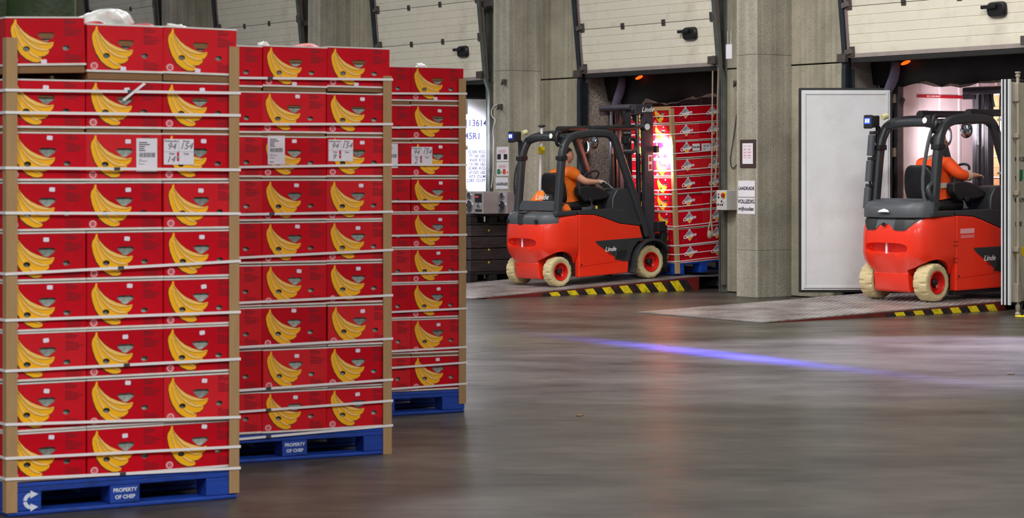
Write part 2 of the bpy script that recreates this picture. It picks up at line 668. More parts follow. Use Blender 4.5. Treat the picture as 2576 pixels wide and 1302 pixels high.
SEC_H = 0.607
sec_me = rib_section(DW, SEC_H - 0.006, 5).mesh('door_section', DOORM, 20)
for k, c in enumerate(DOORC):
    D = thing('door_%d' % (k + 1), 'raised cream sectional ' + dnames[k], None, BM @ Matrix.Translation((c + 0.09, -0.10, ZD)) @ Matrix.Rotation(LEAN, 4, 'X'), None, 'structure')
    for i in range(5):
        sec = link('door_section', sec_me, D, Matrix.Translation((0, 0, 0.05 + i * SEC_H)))
        if i:                                        # hinges over the joint
            for x in (-0.52, 0.42):
                h = MB()
                h.box(x - 0.04, x + 0.04, -0.012, 0.0, i * SEC_H + 0.005, i * SEC_H + 0.095)
                h.cyl((x - 0.035, -0.012, i * SEC_H + 0.05), (x + 0.035, -0.012, i * SEC_H + 0.05), 0.011, n=8)
                h.build('hinge', STEELB, D, bev=0.004)
        for sx in (-1, 1):
            h = MB()
            h.box(sx * DW - 0.09 * (sx > 0), sx * DW + 0.09 * (sx < 0), -0.02, 0.0, i * SEC_H + 0.01, i * SEC_H + 0.14)
            h.prism([(sx * (DW - 0.07), -0.02, i * SEC_H + 0.06), (sx * (DW + 0.05), -0.06, i * SEC_H + 0.03), (sx * (DW + 0.05), -0.06, i * SEC_H + 0.10), (sx * (DW - 0.03), -0.02, i * SEC_H + 0.12)], (0, 0.02, 0))
            h.build('roller_bracket', STEELB, D, bev=0.004)
    b = MB().box(-DW, DW, -0.006, 0.05, -0.005, 0.05)
    b.build('bottom_rail', ALU, D, bev=0.004)
    b = MB().box(-DW, DW, 0.0, 0.045, -0.075, -0.005)
    b.build('bottom_seal', RUBBER, D, bev=0.012)
    # pull handle: rounded shell with a grip bar
    hx, hz = (1.00, 0.47) if k else (1.02, 0.47)
    b = MB()
    ring = lambda sc, y: [Vector((hx + sc * 0.15 * (abs(math.cos(a)) ** 0.5) * (1 if math.cos(a) > 0 else -1), y, hz + sc * 0.095 * (abs(math.sin(a)) ** 0.5) * (1 if math.sin(a) > 0 else -1))) for a in [2 * math.pi * i / 20 for i in range(20)]]
    b.rings([ring(1.0, 0.0), ring(1.0, -0.02), ring(0.86, -0.05)])
    b.box(hx - 0.20, hx + 0.03, -0.085, -0.05, hz + 0.015, hz + 0.06)
    b.build('pull_handle', BLKPL, D, bev=0.006)
    # pink end stiles
    for sx in (-1, 1):
        MB().box(sx * DW - 0.03 + sx * 0.028, sx * DW + 0.03 + sx * 0.028, -0.012, 0.04, 0, 3.0).build('end_stile', PINKST, D)
    # the steel tracks
    T = thing('trim_%d' % (k + 1), 'dark steel track and upright of the ' + dnames[k], None, BM @ Matrix.Translation((c + 0.09, 0, 0)), None, 'structure')
    b = MB()
    b.box(DW - 0.05, DW - 0.035, -0.045, -0.0, 0, 5.6)
    b.box(DW - 0.05, DW + 0.085, -0.012, -0.0, 0, 5.6)
    b.build('upright', GALV, T, bev=0.003)
    b = MB()
    b.box(-DW - 0.125, -DW - 0.085, -0.12, 0.0, 0, 5.6)
    b.box(-DW - 0.085, -DW - 0.01, -0.03, -0.01, 0, 3.0)
    b.build('upright', GALVD, T, bev=0.003)
    for sx in (-1, 1):
        b = MB()
        x0 = sx * (DW + 0.075)
        tk = -0.13 if sx < 0 else -0.04
        pth = [(x0, tk, 0.1), (x0, tk, ZD - 0.2), (x0, -0.12, ZD), (x0, -0.15 - 0.0915 * 2.6, ZD + 2.6)]
        if sx > 0:
            pth = [(DW + 0.05, y, z) for _, y, z in pth]
        b.sweep(pth, [(-0.035, -0.025), (0.035, -0.025), (0.035, 0.025), (-0.035, 0.025)], True, Vector((1, 0, 0)))
        b.build('track', GALVD if sx < 0 else GALV, T, bev=0.004)
    b = MB()
    b.box(DW + 0.02, DW + 0.43, -0.2, -0.17, ZD + 1.15, ZD + 1.24)
    b.box(-DW - 0.16, -DW - 0.01, -0.19, -0.13, ZD - 0.06, ZD + 0.05)
    b.box(DW - 0.12, DW + 0.04, -0.19, -0.13, ZD + 0.02, ZD + 0.13)
    b.build('bracket', STEELB, T, bev=0.004)

# ------------------------------------------------------------------ dock levellers
PLATE = bpy.data.materials.new('tread_plate_steel')
PLATE.use_nodes = True
_n, _l = PLATE.node_tree.nodes, PLATE.node_tree.links
_b = _n['Principled BSDF']
_b.inputs['Metallic'].default_value = 0.7
_b.inputs['Roughness'].default_value = 0.36
_tc = _n.new('ShaderNodeTexCoord')
_nz = _n.new('ShaderNodeTexNoise')
_nz.inputs['Scale'].default_value = 1.8
_nz.inputs['Detail'].default_value = 8
_l.new(_tc.outputs['Object'], _nz.inputs[0])
_rp = _n.new('ShaderNodeValToRGB')
_rp.color_ramp.elements[0].position = 0.35
_rp.color_ramp.elements[1].position = 0.7
_rp.color_ramp.elements[0].color = lin((150, 138, 134)) + (1,)
_rp.color_ramp.elements[1].color = lin((206, 202, 200)) + (1,)
_l.new(_nz.outputs['Fac'], _rp.inputs[0])
_l.new(_rp.outputs[0], _b.inputs['Base Color'])
LEVRED = mat('leveller_red_paint', (104, 26, 24), 0.5, var=0.25, scale=5, dirt=(60, 30, 26), dscale=6, damt=0.8)
HAZY = mat('hazard_yellow', (232, 206, 22), 0.55, var=0.1, scale=8, dirt=(60, 48, 20), dscale=14, damt=0.9)
HAZK = mat('hazard_black', (28, 26, 26), 0.6, var=0.15, scale=8, dirt=(110, 40, 30), dscale=14, damt=0.8)
L0 = -3.89


def leveller(c, rise, label, y0, n_stripes):
    ang = math.atan(rise / -L0)
    LV = thing('dock_leveller', label, 'dock leveller', BM @ Matrix.Translation((c, L0, 0.0025)), 'dock levellers')
    TM = Matrix.Rotation(ang, 4, 'X')
    ln = -L0 / math.cos(ang)
    MB().box(-1.1, 1.1, 0, ln, 0.0, 0.012).build('plate', PLATE, LV, TM)
    # raised treads: rows of short bars
    tb = MB()
    y = 0.05
    row = 0
    while y < ln - 0.04:
        x = -1.06 + (row % 2) * 0.045
        while x < 1.06:
            tb.box(x, x + 0.05, y, y + 0.014, 0.012, 0.0165)
            x += 0.09
        y += 0.062
        row += 1
    o = tb.build('tread_bars', PLATE, LV, TM, smooth=0)
    o['kind'] = 'stuff'
    lp = MB().box(-1.0, 1.0, 0, 0.75, 0.0, 0.012)
    lp.build('lip', PLATE, LV, Matrix.Translation((0, -L0 - 0.02, rise - 0.004)) @ Matrix.Rotation(-0.02, 4, 'X'))
    # painted side skirts with hazard stripes, standing on the floor
    for sx in (-1, 1):
        b = MB()
        b.prism([(sx * 1.1, 0.25, -0.002), (sx * 1.1, -L0, -0.002), (sx * 1.1, -L0, rise - 0.002), (sx * 1.1, 0.25, rise * 0.25 / -L0 - 0.001)], (-sx * 0.02, 0, 0))
        b.build('skirt', LEVRED, LV)
    step = 0.155
    for i in range(n_stripes):
        y = y0 + i * step
        if y + step > -L0 - 0.05:
            break
        top = lambda yy: max(0.004, (yy / -L0) * rise * 0.92 - 0.010)
        dx = min(0.9 * top(y), 0.12)
        pts = [(1.102, y, 0.0), (1.102, y + step * 0.98, 0.0), (1.102, y + step * 0.98 - dx, top(y + step - dx)), (1.102, y - dx, top(y - dx))]
        b = MB().prism(pts, (0.0015, 0, 0))
        b.build('hazard_stripe', HAZY if i % 2 else HAZK, LV)
    return LV


leveller(DOORC[1], 0.19, 'steel tread plate dock leveller carrying the forklift with the orange-shirted driver', 1.15, 40)
leveller(DOORC[0], 0.107, 'steel tread plate dock leveller in front of the open white container', 1.9, 40)

# ================================================================== CARTONS
CW, CD, CH = 0.40, 0.50, 0.2402          # CH: height of a carton whose lid sits right down


def cpx(x, y):
    """pixel of the studied carton front -> metres on the panel (x from left edge, z from bottom)"""
    return ((x - 110) / 1370 * CW, (1090 - y) / 850 * (CH - 0.012) + 0.008)


def ell(cx, cy, rx, ry, n=14):
    return [cpx(cx + rx * math.cos(2 * math.pi * i / n), cy + ry * math.sin(2 * math.pi * i / n)) for i in range(n)]


HAND = [cpx(*p) for p in ((700, 505), (900, 505), (935, 518), (950, 548), (938, 580), (890, 622), (835, 660), (790, 668), (750, 652), (700, 605), (662, 570), (652, 545), (665, 518))]
VENT_L = ell(455, 800, 62, 48)
VENT_R = ell(1142, 785, 62, 48)
BANANA = [(270, 268), (300, 272), (303, 335), (340, 395), (420, 490), (520, 570), (640, 630), (760, 672), (850, 690), (915, 675), (930, 690), (910, 750), (870, 800), (825, 815), (845, 830), (830, 880), (770, 925), (700, 940), (640, 930), (700, 962), (718, 985), (705, 1020), (640, 1040), (560, 1035), (450, 980), (350, 890), (270, 760), (220, 620), (195, 480), (205, 400), (250, 330)]
TAN = [[(303, 345), (340, 402), (420, 497), (520, 577), (640, 637), (760, 679), (850, 696), (905, 682), (915, 692), (830, 716), (720, 718), (600, 688), (470, 610), (370, 480), (306, 370)],
       [(288, 365), (370, 520), (470, 640), (600, 730), (720, 785), (828, 814), (828, 828), (720, 836), (600, 798), (490, 718), (390, 600), (312, 455)],
       [(266, 335), (278, 440), (310, 560), (365, 665), (430, 748), (395, 770), (345, 690), (290, 550), (262, 430)],
       [(500, 840), (560, 888), (630, 930), (700, 957), (706, 966), (650, 970), (560, 930), (478, 856)]]
STROKES = [[(303, 372), (370, 486), (470, 616), (600, 694), (720, 724), (835, 720), (915, 697)],
           [(310, 458), (390, 606), (490, 724), (600, 804), (720, 842), (828, 834)],
           [(286, 365), (368, 524), (468, 646), (600, 736), (720, 791)],
           [(262, 430), (288, 552), (343, 694), (393, 772)], [(476, 860), (560, 936), (650, 976), (700, 970)],
           [(268, 270), (250, 330), (205, 400), (195, 480), (220, 620), (270, 760), (350, 890)],
           [(303, 335), (340, 393), (420, 488), (520, 568), (640, 628), (760, 670), (850, 688)]]


def shrink(pts, dx, dy):
    return [(x + dx, y + dy) for x, y in pts]


def make_lid(z0):
    """red telescoping lid: front with real hand and vent openings, white raw edges top and bottom"""
    b = MB()
    outer = [(0.002, z0), (CW - 0.002, z0), (CW - 0.002, CH), (0.002, CH)]
    holes = [HAND, VENT_L, VENT_R]
    vs, fs = fill_holes(outer, holes, 0.0)
    b.add(vs, fs)
    for h in holes:                                    # cut edge of the board
        n = len(h)
        b.mi = 2
        b.add([(x, 0.0, z) for x, z in h] + [(x, 0.006, z) for x, z in h], [(i, (i + 1) % n, n + (i + 1) % n, n + i) for i in range(n)])
        b.mi = 0
    x0, x1 = 0.002, CW - 0.002
    side_holes = [[(0.14 + 0.018 * math.cos(a), 0.085 + 0.014 * math.sin(a)) for a in [2 * math.pi * i / 10 for i in range(10)]],
                  [(0.37 + 0.018 * math.cos(a), 0.085 + 0.014 * math.sin(a)) for a in [2 * math.pi * i / 10 for i in range(10)]]]
    for xx in (x0, x1):
        vs, fs = fill_holes([(0.0, z0), (CD - 0.002, z0), (CD - 0.002, CH), (0.0, CH)], side_holes, 0.0)
        b.add([(xx, v.x, v.z) for v in vs], fs)
    b.add([(x0, CD - 0.002, z0), (x1, CD - 0.002, z0), (x1, CD - 0.002, CH), (x0, CD - 0.002, CH)], [(0, 1, 2, 3)])
    # top: rim round the open slot
    b.add([(x0, 0, CH), (x1, 0, CH), (x1, CD, CH), (x0, CD, CH), (0.07, 0.09, CH), (CW - 0.07, 0.09, CH), (CW - 0.07, CD - 0.09, CH), (0.07, CD - 0.09, CH)], [(0, 1, 5, 4), (1, 2, 6, 5), (2, 3, 7, 6), (3, 0, 4, 7)])
    b.mi = 1
    for zz, hh in ((z0 - 0.001, 0.0105), (CH - 0.0062, 0.0075)):
        b.box(x0 - 0.001, x1 + 0.001, -0.0022, 0.0005, zz, zz + hh)
        b.box(x0 - 0.0022, x0 + 0.0005, -0.002, CD - 0.002, zz, zz + hh)
        b.box(x1 - 0.0005, x1 + 0.0022, -0.002, CD - 0.002, zz, zz + hh)
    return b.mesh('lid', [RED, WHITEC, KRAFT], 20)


def make_base(zt):
    b = MB()
    b.box(0.006, CW - 0.006, 0.005, CD - 0.006, 0.0, zt)
    # folded-over tops of the tray behind the hand opening
    b.box(0.03, CW - 0.03, 0.0065, 0.0085, HAND[0][1] + 0.001, CH - 0.02)
    return b.mesh('base_tray', KRAFT, 20)


def make_bag():
    b = MB()
    b.box(0.02, CW - 0.02, 0.016, CD - 0.03, 0.035, CH - 0.03)
    bm = bmesh.new()
    me = b.mesh('liner_bag', BAGM, 60)
    bm.from_mesh(me)
    bmesh.ops.subdivide_edges(bm, edges=bm.edges, cuts=4, use_grid_fill=True)
    r = random.Random(3)
    for v in bm.verts:
        v.co += Vector((0, r.uniform(-0.008, 0.010), r.uniform(-0.01, 0.01)))
    bm.to_mesh(me)
    bm.free()
    me.polygons.foreach_set('use_smooth', [True] * len(me.polygons))
    return me


def make_print():
    b = MB()
    P = lambda pts, y: [Vector((cpx(*p)[0], y, cpx(*p)[1])) for p in pts]
    b.mi = 0                                             # black drop shadow, open at the vent
    sh = [cpx(x - 7, y + (18 if y > 600 else 4)) for x, y in BANANA]
    vs, fs = fill_holes(sh, [VENT_L], -0.0008)
    b.add(vs, fs)
    b.mi = 1
    vs, fs = fill_holes([cpx(*p) for p in BANANA], [VENT_L], -0.0014)
    b.add(vs, fs)
    b.mi = 2
    for t in TAN:
        b.poly(P(t, -0.0019))
    b.mi = 3
    for st in STROKES:
        q = P(st, -0.0023)
        for i in range(len(q) - 1):
            d = (q[i + 1] - q[i]).normalized()
            nn = Vector((-d.z, 0, d.x)) * 0.0007
            b.poly([q[i] - nn, q[i + 1] - nn, q[i + 1] + nn, q[i] + nn])
    b.mi = 4                                             # round quality mark
    b.poly(P([(240 + 68 * (1 + 0.06 * (-1) ** i) * math.cos(math.pi * i / 14), 990 + 68 * (1 + 0.06 * (-1) ** i) * math.sin(math.pi * i / 14)) for i in range(28)], -0.0008))
    b.mi = 5
    ring = lambda r, y: P([(240 + r * math.cos(math.pi * i / 9), 990 + r * math.sin(math.pi * i / 9)) for i in range(18)], y)
    b.poly(ring(34, -0.0013))
    b.mi = 4
    b.poly(ring(14, -0.0018))
    b.mi = 6                                             # fine print columns, too small to read
    rr = random.Random(5)
    for y, x1 in ((278, 1250), (312, 1335), (347, 1300), (415, 1250), (450, 1355), (490, 1425), (525, 1355), (560, 1335), (885, 1200), (920, 1335), (957, 1405), (998, 1390), (1035, 1380)):
        x = 1120
        while x < x1:
            w = rr.choice((26, 40, 58))
            b.poly(P([(x, y + 9), (min(x + w, x1), y + 9), (min(x + w, x1), y - 9), (x, y - 9)], -0.0008))
            x += w + 10
    return b.mesh('banana_print', [BAN_K, BAN_D, BAN_L, BAN_S, PINK, RED, TXTD], 0)


def make_cordero():
    """side print: grey and yellow diamond with the name and a small bird on top"""
    b = MB()
    cx, cz = 0.255, 0.145
    b.mi = 0
    P = lambda pts, y: [Vector((cx + x, y, cz + z)) for x, z in pts]
    b.poly(P([(-0.086, 0.0), (0, -0.082), (0.086, 0.0), (0.0, 0.086)], -0.0008))
    b.mi = 1
    b.poly(P([(-0.076, 0.002), (0, 0.076), (0.076, 0.002), (0.03, -0.022), (-0.03, -0.022)], -0.0013))
    b.mi = 2
    b.poly(P([(-0.056, -0.02), (0.056, -0.02), (0, -0.074)], -0.0013))
    b.mi = 0
    b.poly(P([(-0.022, 0.06), (0.022, 0.06), (0.012, 0.084), (0.02, 0.098), (0.004, 0.09), (-0.02, 0.1), (-0.008, 0.082)], -0.0018))
    me = b.mesh('brand_mark', [WHITEP, GREYP, BAN_D], 0)
    return me


def make_sticker():
    b = MB()
    b.poly([Vector((x * 0.0145, -0.0026, z * 0.0105)) for x, z in ((-1, -0.7), (-0.75, -1), (0.75, -1), (1, -0.7), (1, 0.7), (0.75, 1), (-0.75, 1), (-1, 0.7))])
    return b.mesh('sticker', STICK, 0)


LID = make_lid(0.006)
BASE = make_base(0.06)
BAG = make_bag()
PRINT = make_print()
STK = make_sticker()
BRAND = make_cordero()
SIGNWH = mat('print_white', (244, 244, 246), 0.5, var=0)
BRAND_TXT = text_mesh('Cordero', 0.068, SIGNWH, shear=0.25, bold=0.0022)
BRAND_SUB = text_mesh('PREMIUM BANANAS', 0.012, TXTD, bold=0.0004)
ORD = ('top', 'second', 'third', 'fourth', 'fifth', 'sixth', 'seventh', 'eighth', 'bottom')


def carton(M, label, group, e=0.0, sticker=(0.21, 0.205), brand=False):
    """e: how far the lid is lifted off its tray"""
    r = thing('banana_carton', label, 'carton', M, group)
    U = Matrix.Translation((0, 0, e))
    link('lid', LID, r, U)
    link('base_tray', BASE, r)
    link('liner_bag', BAG, r)
    link('banana_print', PRINT, r, U)
    if sticker:
        link('sticker', STK, r, Matrix.Translation((sticker[0], 0, sticker[1] + e)) @ Matrix.Rotation(rnd.uniform(-0.12, 0.12), 4, 'Y'))
    if brand:
        RM = Matrix.Translation((CW - 0.0015, 0, e)) @ Matrix.Rotation(math.pi / 2, 4, 'Z')
        link('brand_mark', BRAND, r, RM)
        link('brand_lettering', BRAND_TXT, r, RM @ Matrix.Translation((0.255, -0.0035, 0.135)) @ Matrix.Rotation(-0.16, 4, 'Y'))
        link('brand_lettering', BRAND_SUB, r, RM @ Matrix.Translation((0.255, -0.002, 0.042)))
    return r


# ------------------------------------------------------------------ blue pallet, 1.2 x 1.0 m, x along the front, y to the back
PTOP = 0.158


def pallet(M, label, arrows=False, group='blue hire pallets'):
    p = thing('pallet', label, 'pallet', M, group)
    for i in range(7):                                       # deck boards run along the front
        y = i * 0.1445
        MB().box(0.0, 1.2, y, y + 0.130, PTOP - 0.02, PTOP - 0.001).build('deck_board', BLUE, p, bev=0.003)
    for y in (0.0, 0.43, 0.86):
        MB().box(0, 1.2, y + 0.002, y + 0.138, PTOP - 0.045, PTOP - 0.0205).build('stringer_board', BLUE, p, bev=0.004)
        for x in (0.0, 0.52, 1.03):
            w = 0.155 if x == 0.52 else 0.17
            MB().box(x, x + w, y + 0.004, y + 0.132, 0.023, PTOP - 0.0455).build('block', BLUE, p, bev=0.005)
        MB().box(0, 1.2, y + 0.002, y + 0.138, 0.0, 0.0225).build('base_board', BLUE, p, bev=0.008)
    link('lettering', text_mesh('PROPERTY', 0.026, WHITEP, bold=0.0008), p, Matrix.Translation((0.597, 0.003, 0.088)))
    link('lettering', text_mesh('OF CHEP', 0.026, WHITEP, bold=0.0008), p, Matrix.Translation((0.597, 0.003, 0.054)))
    if arrows:                                                 # two round arrows making a C
        b = MB()
        cx, cz = 0.118, 0.070
        for a0, a1, tip in ((100, 175, 70), (185, 262, 290)):
            q = [math.radians(a0 + (a1 - a0) * i / 6) for i in range(7)]
            ro, ri = 0.040, 0.022
            b.prism([(cx + ro * math.cos(a), 0.0015, cz + ro * math.sin(a)) for a in q] + [(cx + ri * math.cos(a), 0.0015, cz + ri * math.sin(a)) for a in reversed(q)], (0, 0.002, 0))
            s_ = 1 if tip < 180 else -1
            b.prism([(cx - 0.004, 0.0015, cz + s_ * 0.050), (cx + 0.034, 0.0015, cz + s_ * 0.031), (cx - 0.004, 0.0015, cz + s_ * 0.012)], (0, 0.002, 0))
        b.build('arrow_emblem', WHITEP, p)
    return p


def corner_post(M, label, h, w=0.055, back=0.055, flip=False):
    o = MB()
    sx = -1 if flip else 1
    o.prism([(0, 0, 0), (sx * w, 0, 0), (sx * w, 0.004, 0), (sx * 0.004, 0.004, 0), (sx * 0.004, back, 0), (0, back, 0)], (0, 0, h))
    ob = o.build('corner_post', POSTC, None, M)
    return tag(ob, label, 'corner post', 'cardboard corner posts')


def strap(M, pts, label, seal=None, wd=0.0135, group='white pallet straps'):
    """closed flat band through pts (x, y, z)"""
    b = MB()
    n = len(pts)
    q = [Vector(p) for p in pts]
    cen = sum(q, Vector()) / n
    inner, outer = [], []
    for p in q:
        d = Vector((p.x - cen.x, p.y - cen.y, 0)).normalized() * 0.0015
        outer.append(p + d)
        inner.append(p)
    vs = []
    for p, o_ in zip(inner, outer):
        vs += [p + Vector((0, 0, -wd / 2)), o_ + Vector((0, 0, -wd / 2)), o_ + Vector((0, 0, wd / 2)), p + Vector((0, 0, wd / 2))]
    fs = []
    for i in range(n):
        j = (i + 1) % n
        for a in range(4):
            c = (a + 1) % 4
            fs.append((i * 4 + a, i * 4 + c, j * 4 + c, j * 4 + a))
    b.add(vs, fs)
    r = b.mesh('strap', STRAPM, 0)
    o = link('strap', r, None, M)
    tag(o, label, 'strap', group)
    if seal is not None:
        s = MB().box(seal[0] - 0.016, seal[0] + 0.016, -0.0125, -0.0095, seal[1] - 0.008, seal[1] + 0.008)
        s.build('seal', SEALM, o, bev=0.001)
    return o


def paper_label(parent, x, z, w, h, kind, nums=None):
    y = -0.0045
    b = MB()
    b.prism([(x, y, z), (x + w, y, z), (x + w, y, z + h), (x, y, z + h)], (0, 0.0008, 0))
    o = b.build('shipping_label', PAPER, parent)
    k = MB()
    yy = y - 0.0006
    if kind == 'barcode':
        for i, ww in enumerate((0.4, 0.52, 0.29, 0.25, 0.31)):
            zz = z + h * (0.86 - 0.06 * i)
            k.poly([(x + 0.12 * w, yy, zz), (x + (0.12 + ww) * w, yy, zz), (x + (0.12 + ww) * w, yy, zz + h * 0.028), (x + 0.12 * w, yy, zz + h * 0.028)])
        xx = x + 0.13 * w
        rr = random.Random(int(x * 1000) + 11)
        while xx < x + 0.88 * w:
            bw = rr.choice((0.0008, 0.0012, 0.002)) * w / 0.1
            k.poly([(xx, yy, z + h * 0.43), (xx + bw, yy, z + h * 0.43), (xx + bw, yy, z + h * 0.57), (xx, yy, z + h * 0.57)])
            xx += bw + rr.choice((0.0008, 0.0012, 0.0018)) * w / 0.1
        for i, ww in enumerate((0.14, 0.4, 0.05, 0.28)):
            zz = z + h * (0.355 - 0.045 * i)
            k.poly([(x + 0.12 * w, yy, zz), (x + (0.12 + ww) * w, yy, zz), (x + (0.12 + ww) * w, yy, zz + h * 0.014), (x + 0.12 * w, yy, zz + h * 0.014)])
        k.poly([(x + 0.12 * w, yy, z + h * 0.075), (x + 0.32 * w, yy, z + h * 0.075), (x + 0.32 * w, yy, z + h * 0.1), (x + 0.12 * w, yy, z + h * 0.1)])
        k.build('print', INK, o, smooth=0)
    else:
        lw = 0.0006
        k.poly([(x + w * 0.5 - lw, yy, z), (x + w * 0.5 + lw, yy, z), (x + w * 0.5 + lw, yy, z + h), (x + w * 0.5 - lw, yy, z + h)])
        k.poly([(x, yy, z + h * 0.5 - lw), (x + w, yy, z + h * 0.5 - lw), (x + w, yy, z + h * 0.5 + lw), (x, yy, z + h * 0.5 + lw)])
        k.build('ruled_line', PENCIL, o, smooth=0)
        for txt, u, v, sz in (('Packing plant', 0.25, 0.92, 0.11), ('Boxes', 0.75, 0.92, 0.11), ('Pallet', 0.27, 0.42, 0.11), ('Date', 0.75, 0.42, 0.11)):
            link('lettering', text_mesh(txt, sz * h, INK), o, Matrix.Translation((x + u * w, yy, z + v * h)))
        for txt, u, v in ((nums[0], 0.25, 0.70), (nums[1], 0.74, 0.72), (nums[2], 0.22, 0.20)):
            link('handwriting', text_mesh(txt, 0.36 * h, PENCIL, shear=0.3), o, Matrix.Translation((x + u * w, yy, z + v * h)))
        e = MB()
        ex, ez = x + 0.47 * w, z + 0.28 * h
        e.poly([(ex - 0.006, yy - 0.0004, ez - 0.018), (ex + 0.006, yy - 0.0004, ez - 0.018), (ex + 0.006, yy - 0.0004, ez + 0.026), (ex - 0.006, yy - 0.0004, ez + 0.026)])
        e.mi = 1
        e.poly([(ex - 0.011, yy - 0.0008, ez), (ex, yy - 0.0008, ez - 0.007), (ex + 0.011, yy - 0.0008, ez), (ex, yy - 0.0008, ez + 0.009)])
        e.build('emblem', [RED, GREYP], o, smooth=0)


# ------------------------------------------------------------------ the three banana pallets in front
def stack(corner, th, pname, straps, post_left, post_z, labels, lift, tilt_of, rear_left=False):
    """corner = front right bottom corner on the floor; th = how far the front turns away to the right"""
    ca, sa = math.cos(th), math.sin(th)
    org = Vector((corner[0] - 1.2 * ca, corner[1] - 1.2 * sa, 0))
    M0 = Matrix.Translation(org) @ Matrix.Rotation(th, 4, 'Z')
    pallet(M0, 'blue wooden pallet under the ' + pname + ' banana stack', arrows=(pname == 'nearest'))
    for row in range(9):
        z = PTOP + (8 - row) * CH + sum(lift[row + 1:])
        for colm in range(3):
            jx, jy = rnd.uniform(-0.004, 0.004), rnd.uniform(-0.006, 0.007)
            lid = max(0.0, lift[row] + (rnd.uniform(-0.004, 0.0) if row else 0.0))
            tl, dz = tilt_of(row, colm)
            M = M0 @ Matrix.Translation((colm * 0.4 + jx, 0.012 + jy, z + dz)) @ Matrix.Rotation(rnd.uniform(-0.008, 0.008), 4, 'Z') @ Matrix.Rotation(tl, 4, 'Y')
            stp = (0.215 + rnd.uniform(-0.02, 0.012), 0.208 + rnd.uniform(-0.012, 0.008))
            if row == 0:
                stp = (0.185 + rnd.uniform(-0.01, 0.02), 0.024)
            lab = 'red banana carton in the %s layer, %s column, of the %s stack' % (ORD[row], ('left', 'middle', 'right')[colm], pname)
            cart = carton(M, lab, 'banana cartons of the %s stack' % pname, lid, stp)
            for (rw, cl, args) in labels:
                if rw == row and cl == colm:
                    paper_label(cart, *args)
        if rear_left:
            M = M0 @ Matrix.Translation((0.0, 0.51, z))
            carton(M, 'red banana carton in the %s layer, rear left corner, of the %s stack' % (ORD[row], pname), 'banana cartons of the %s stack' % pname, lift[row], None)
    corner_post(M0 @ Matrix.Translation((1.207, -0.004, post_z[0])), 'tall brown cardboard post on the right corner of the %s stack' % pname, post_z[1] - post_z[0], flip=True)
    if post_left:
        corner_post(M0 @ Matrix.Translation((-0.008, -0.004, post_left[0])), 'tall brown cardboard post on the left corner of the %s stack' % pname, post_left[1] - post_left[0])
    for i, (zl, zr, seal) in enumerate(straps):
        pts = [(-0.012, -0.008, zl), (0.3, -0.010, zl + (zr - zl) * 0.25), (0.6, -0.010, (zl + zr) / 2), (0.9, -0.010, zl + (zr - zl) * 0.75), (1.212, -0.008, zr), (1.212, 1.012, zr), (-0.012, 1.012, zl)]
        nm = ('top', 'second', 'third', 'fourth', 'fifth', 'sixth', 'seventh', 'eighth', 'ninth', 'lowest')[i]
        strap(M0, pts, '%s white plastic strap from the top round the %s banana stack' % (nm, pname) if i else 'topmost white plastic strap round the %s banana stack' % pname, (seal, zl + (zr - zl) * seal / 1.2) if seal else None)
    return M0


def zs(lst, Yl, Yr):
    return [(EYE - (a - YH) / FPX * Yl, EYE - (b_ - YH) / FPX * Yr, sl) for a, b_, sl in lst]


TH1, TH2, TH3 = math.radians(31.2), math.radians(27.8), math.radians(26.5)
C1, C2, C3 = (-1.392, 11.296), (-0.715, 13.09), (-0.325, 15.37)
N_ = None
M1 = stack(C1, TH1, 'nearest', zs([(227, 234, 0.62), (283, 290, N_), (422, 427, 0.55), (535, 537, N_), (688, 656, 0.57), (804, 784, N_), (931, 902, 0.60), (1065, 1048, N_), (1150, 1122, N_), (1202, 1176, 0.58)], 10.70, 11.30),
           (0.02, 2.30), (0.03, 2.29),
           [(2, 1, (0.262, 0.05, 0.11, 0.165, 'barcode')), (2, 2, (0.008, 0.085, 0.16, 0.128, 'form', ('94', '154', '14')))],
           (0.031, 0.016, 0.002, 0.004, 0.0, 0.001, 0.0, 0.003, 0.0),
           lambda r, c: (0.0 if r else (-0.035, 0.0, 0.012)[c], 0.0 if r else (0.022, 0.004, 0.006)[c]), rear_left=True)
M2 = stack(C2, TH2, 'middle', zs([(195, 200, 0.44), (312, 312, N_), (422, 414, N_), (541, 532, 0.45), (653, 628, N_), (766, 742, N_), (878, 851, N_), (988, 954, 0.43), (1042, 1007, 0.43), (1112, 1069, 0.43)], 12.55, 13.09),
           None, (0.0, 2.22),
           [(2, 1, (0.035, 0.085, 0.105, 0.165, 'barcode')), (2, 2, (0.01, 0.105, 0.155, 0.125, 'form', ('94', '154', '9')))],
           (0.020, 0.014, 0.008, 0.003, 0.003, 0.003, 0.002, 0.002, 0.002),
           lambda r, c: (0.006 * (r == 0), 0.004 * (r == 0) * c))
M3 = stack(C3, TH3, 'farthest', zs([(234, 235.5, N_), (322, 319.6, N_), (414, 414.6, N_), (507, 506, N_), (595, 590, N_), (695, 683, N_), (795, 775, N_), (895, 872, N_), (940, 911, N_), (993, 964, N_)], 14.85, 15.37),
           None, (0.06, 2.30),
           [(2, 1, (0.19, 0.07, 0.105, 0.165, 'barcode')), (2, 2, (-0.004, 0.09, 0.16, 0.125, 'form', ('94', '154', '2')))],
           (0.020, 0.014, 0.008, 0.0, 0.0, 0.0, 0.0, 0.013, 0.002),
           lambda r, c: (0.0, 0.0))

# loose strap end knotted on the top strap of the nearest stack
b = MB()
zt = EYE - (237 - YH) / FPX * 11.0
b.prism([(0.575, -0.0135, zt - 0.028), (0.588, -0.0135, zt - 0.034), (0.70, -0.0135, zt + 0.052), (0.688, -0.0135, zt + 0.058)], (0, 0.0015, 0))
tag(b.build('strap_tail', STRAPM, None, M1), 'loose white strap end sticking up across the nearest stack', 'strap')

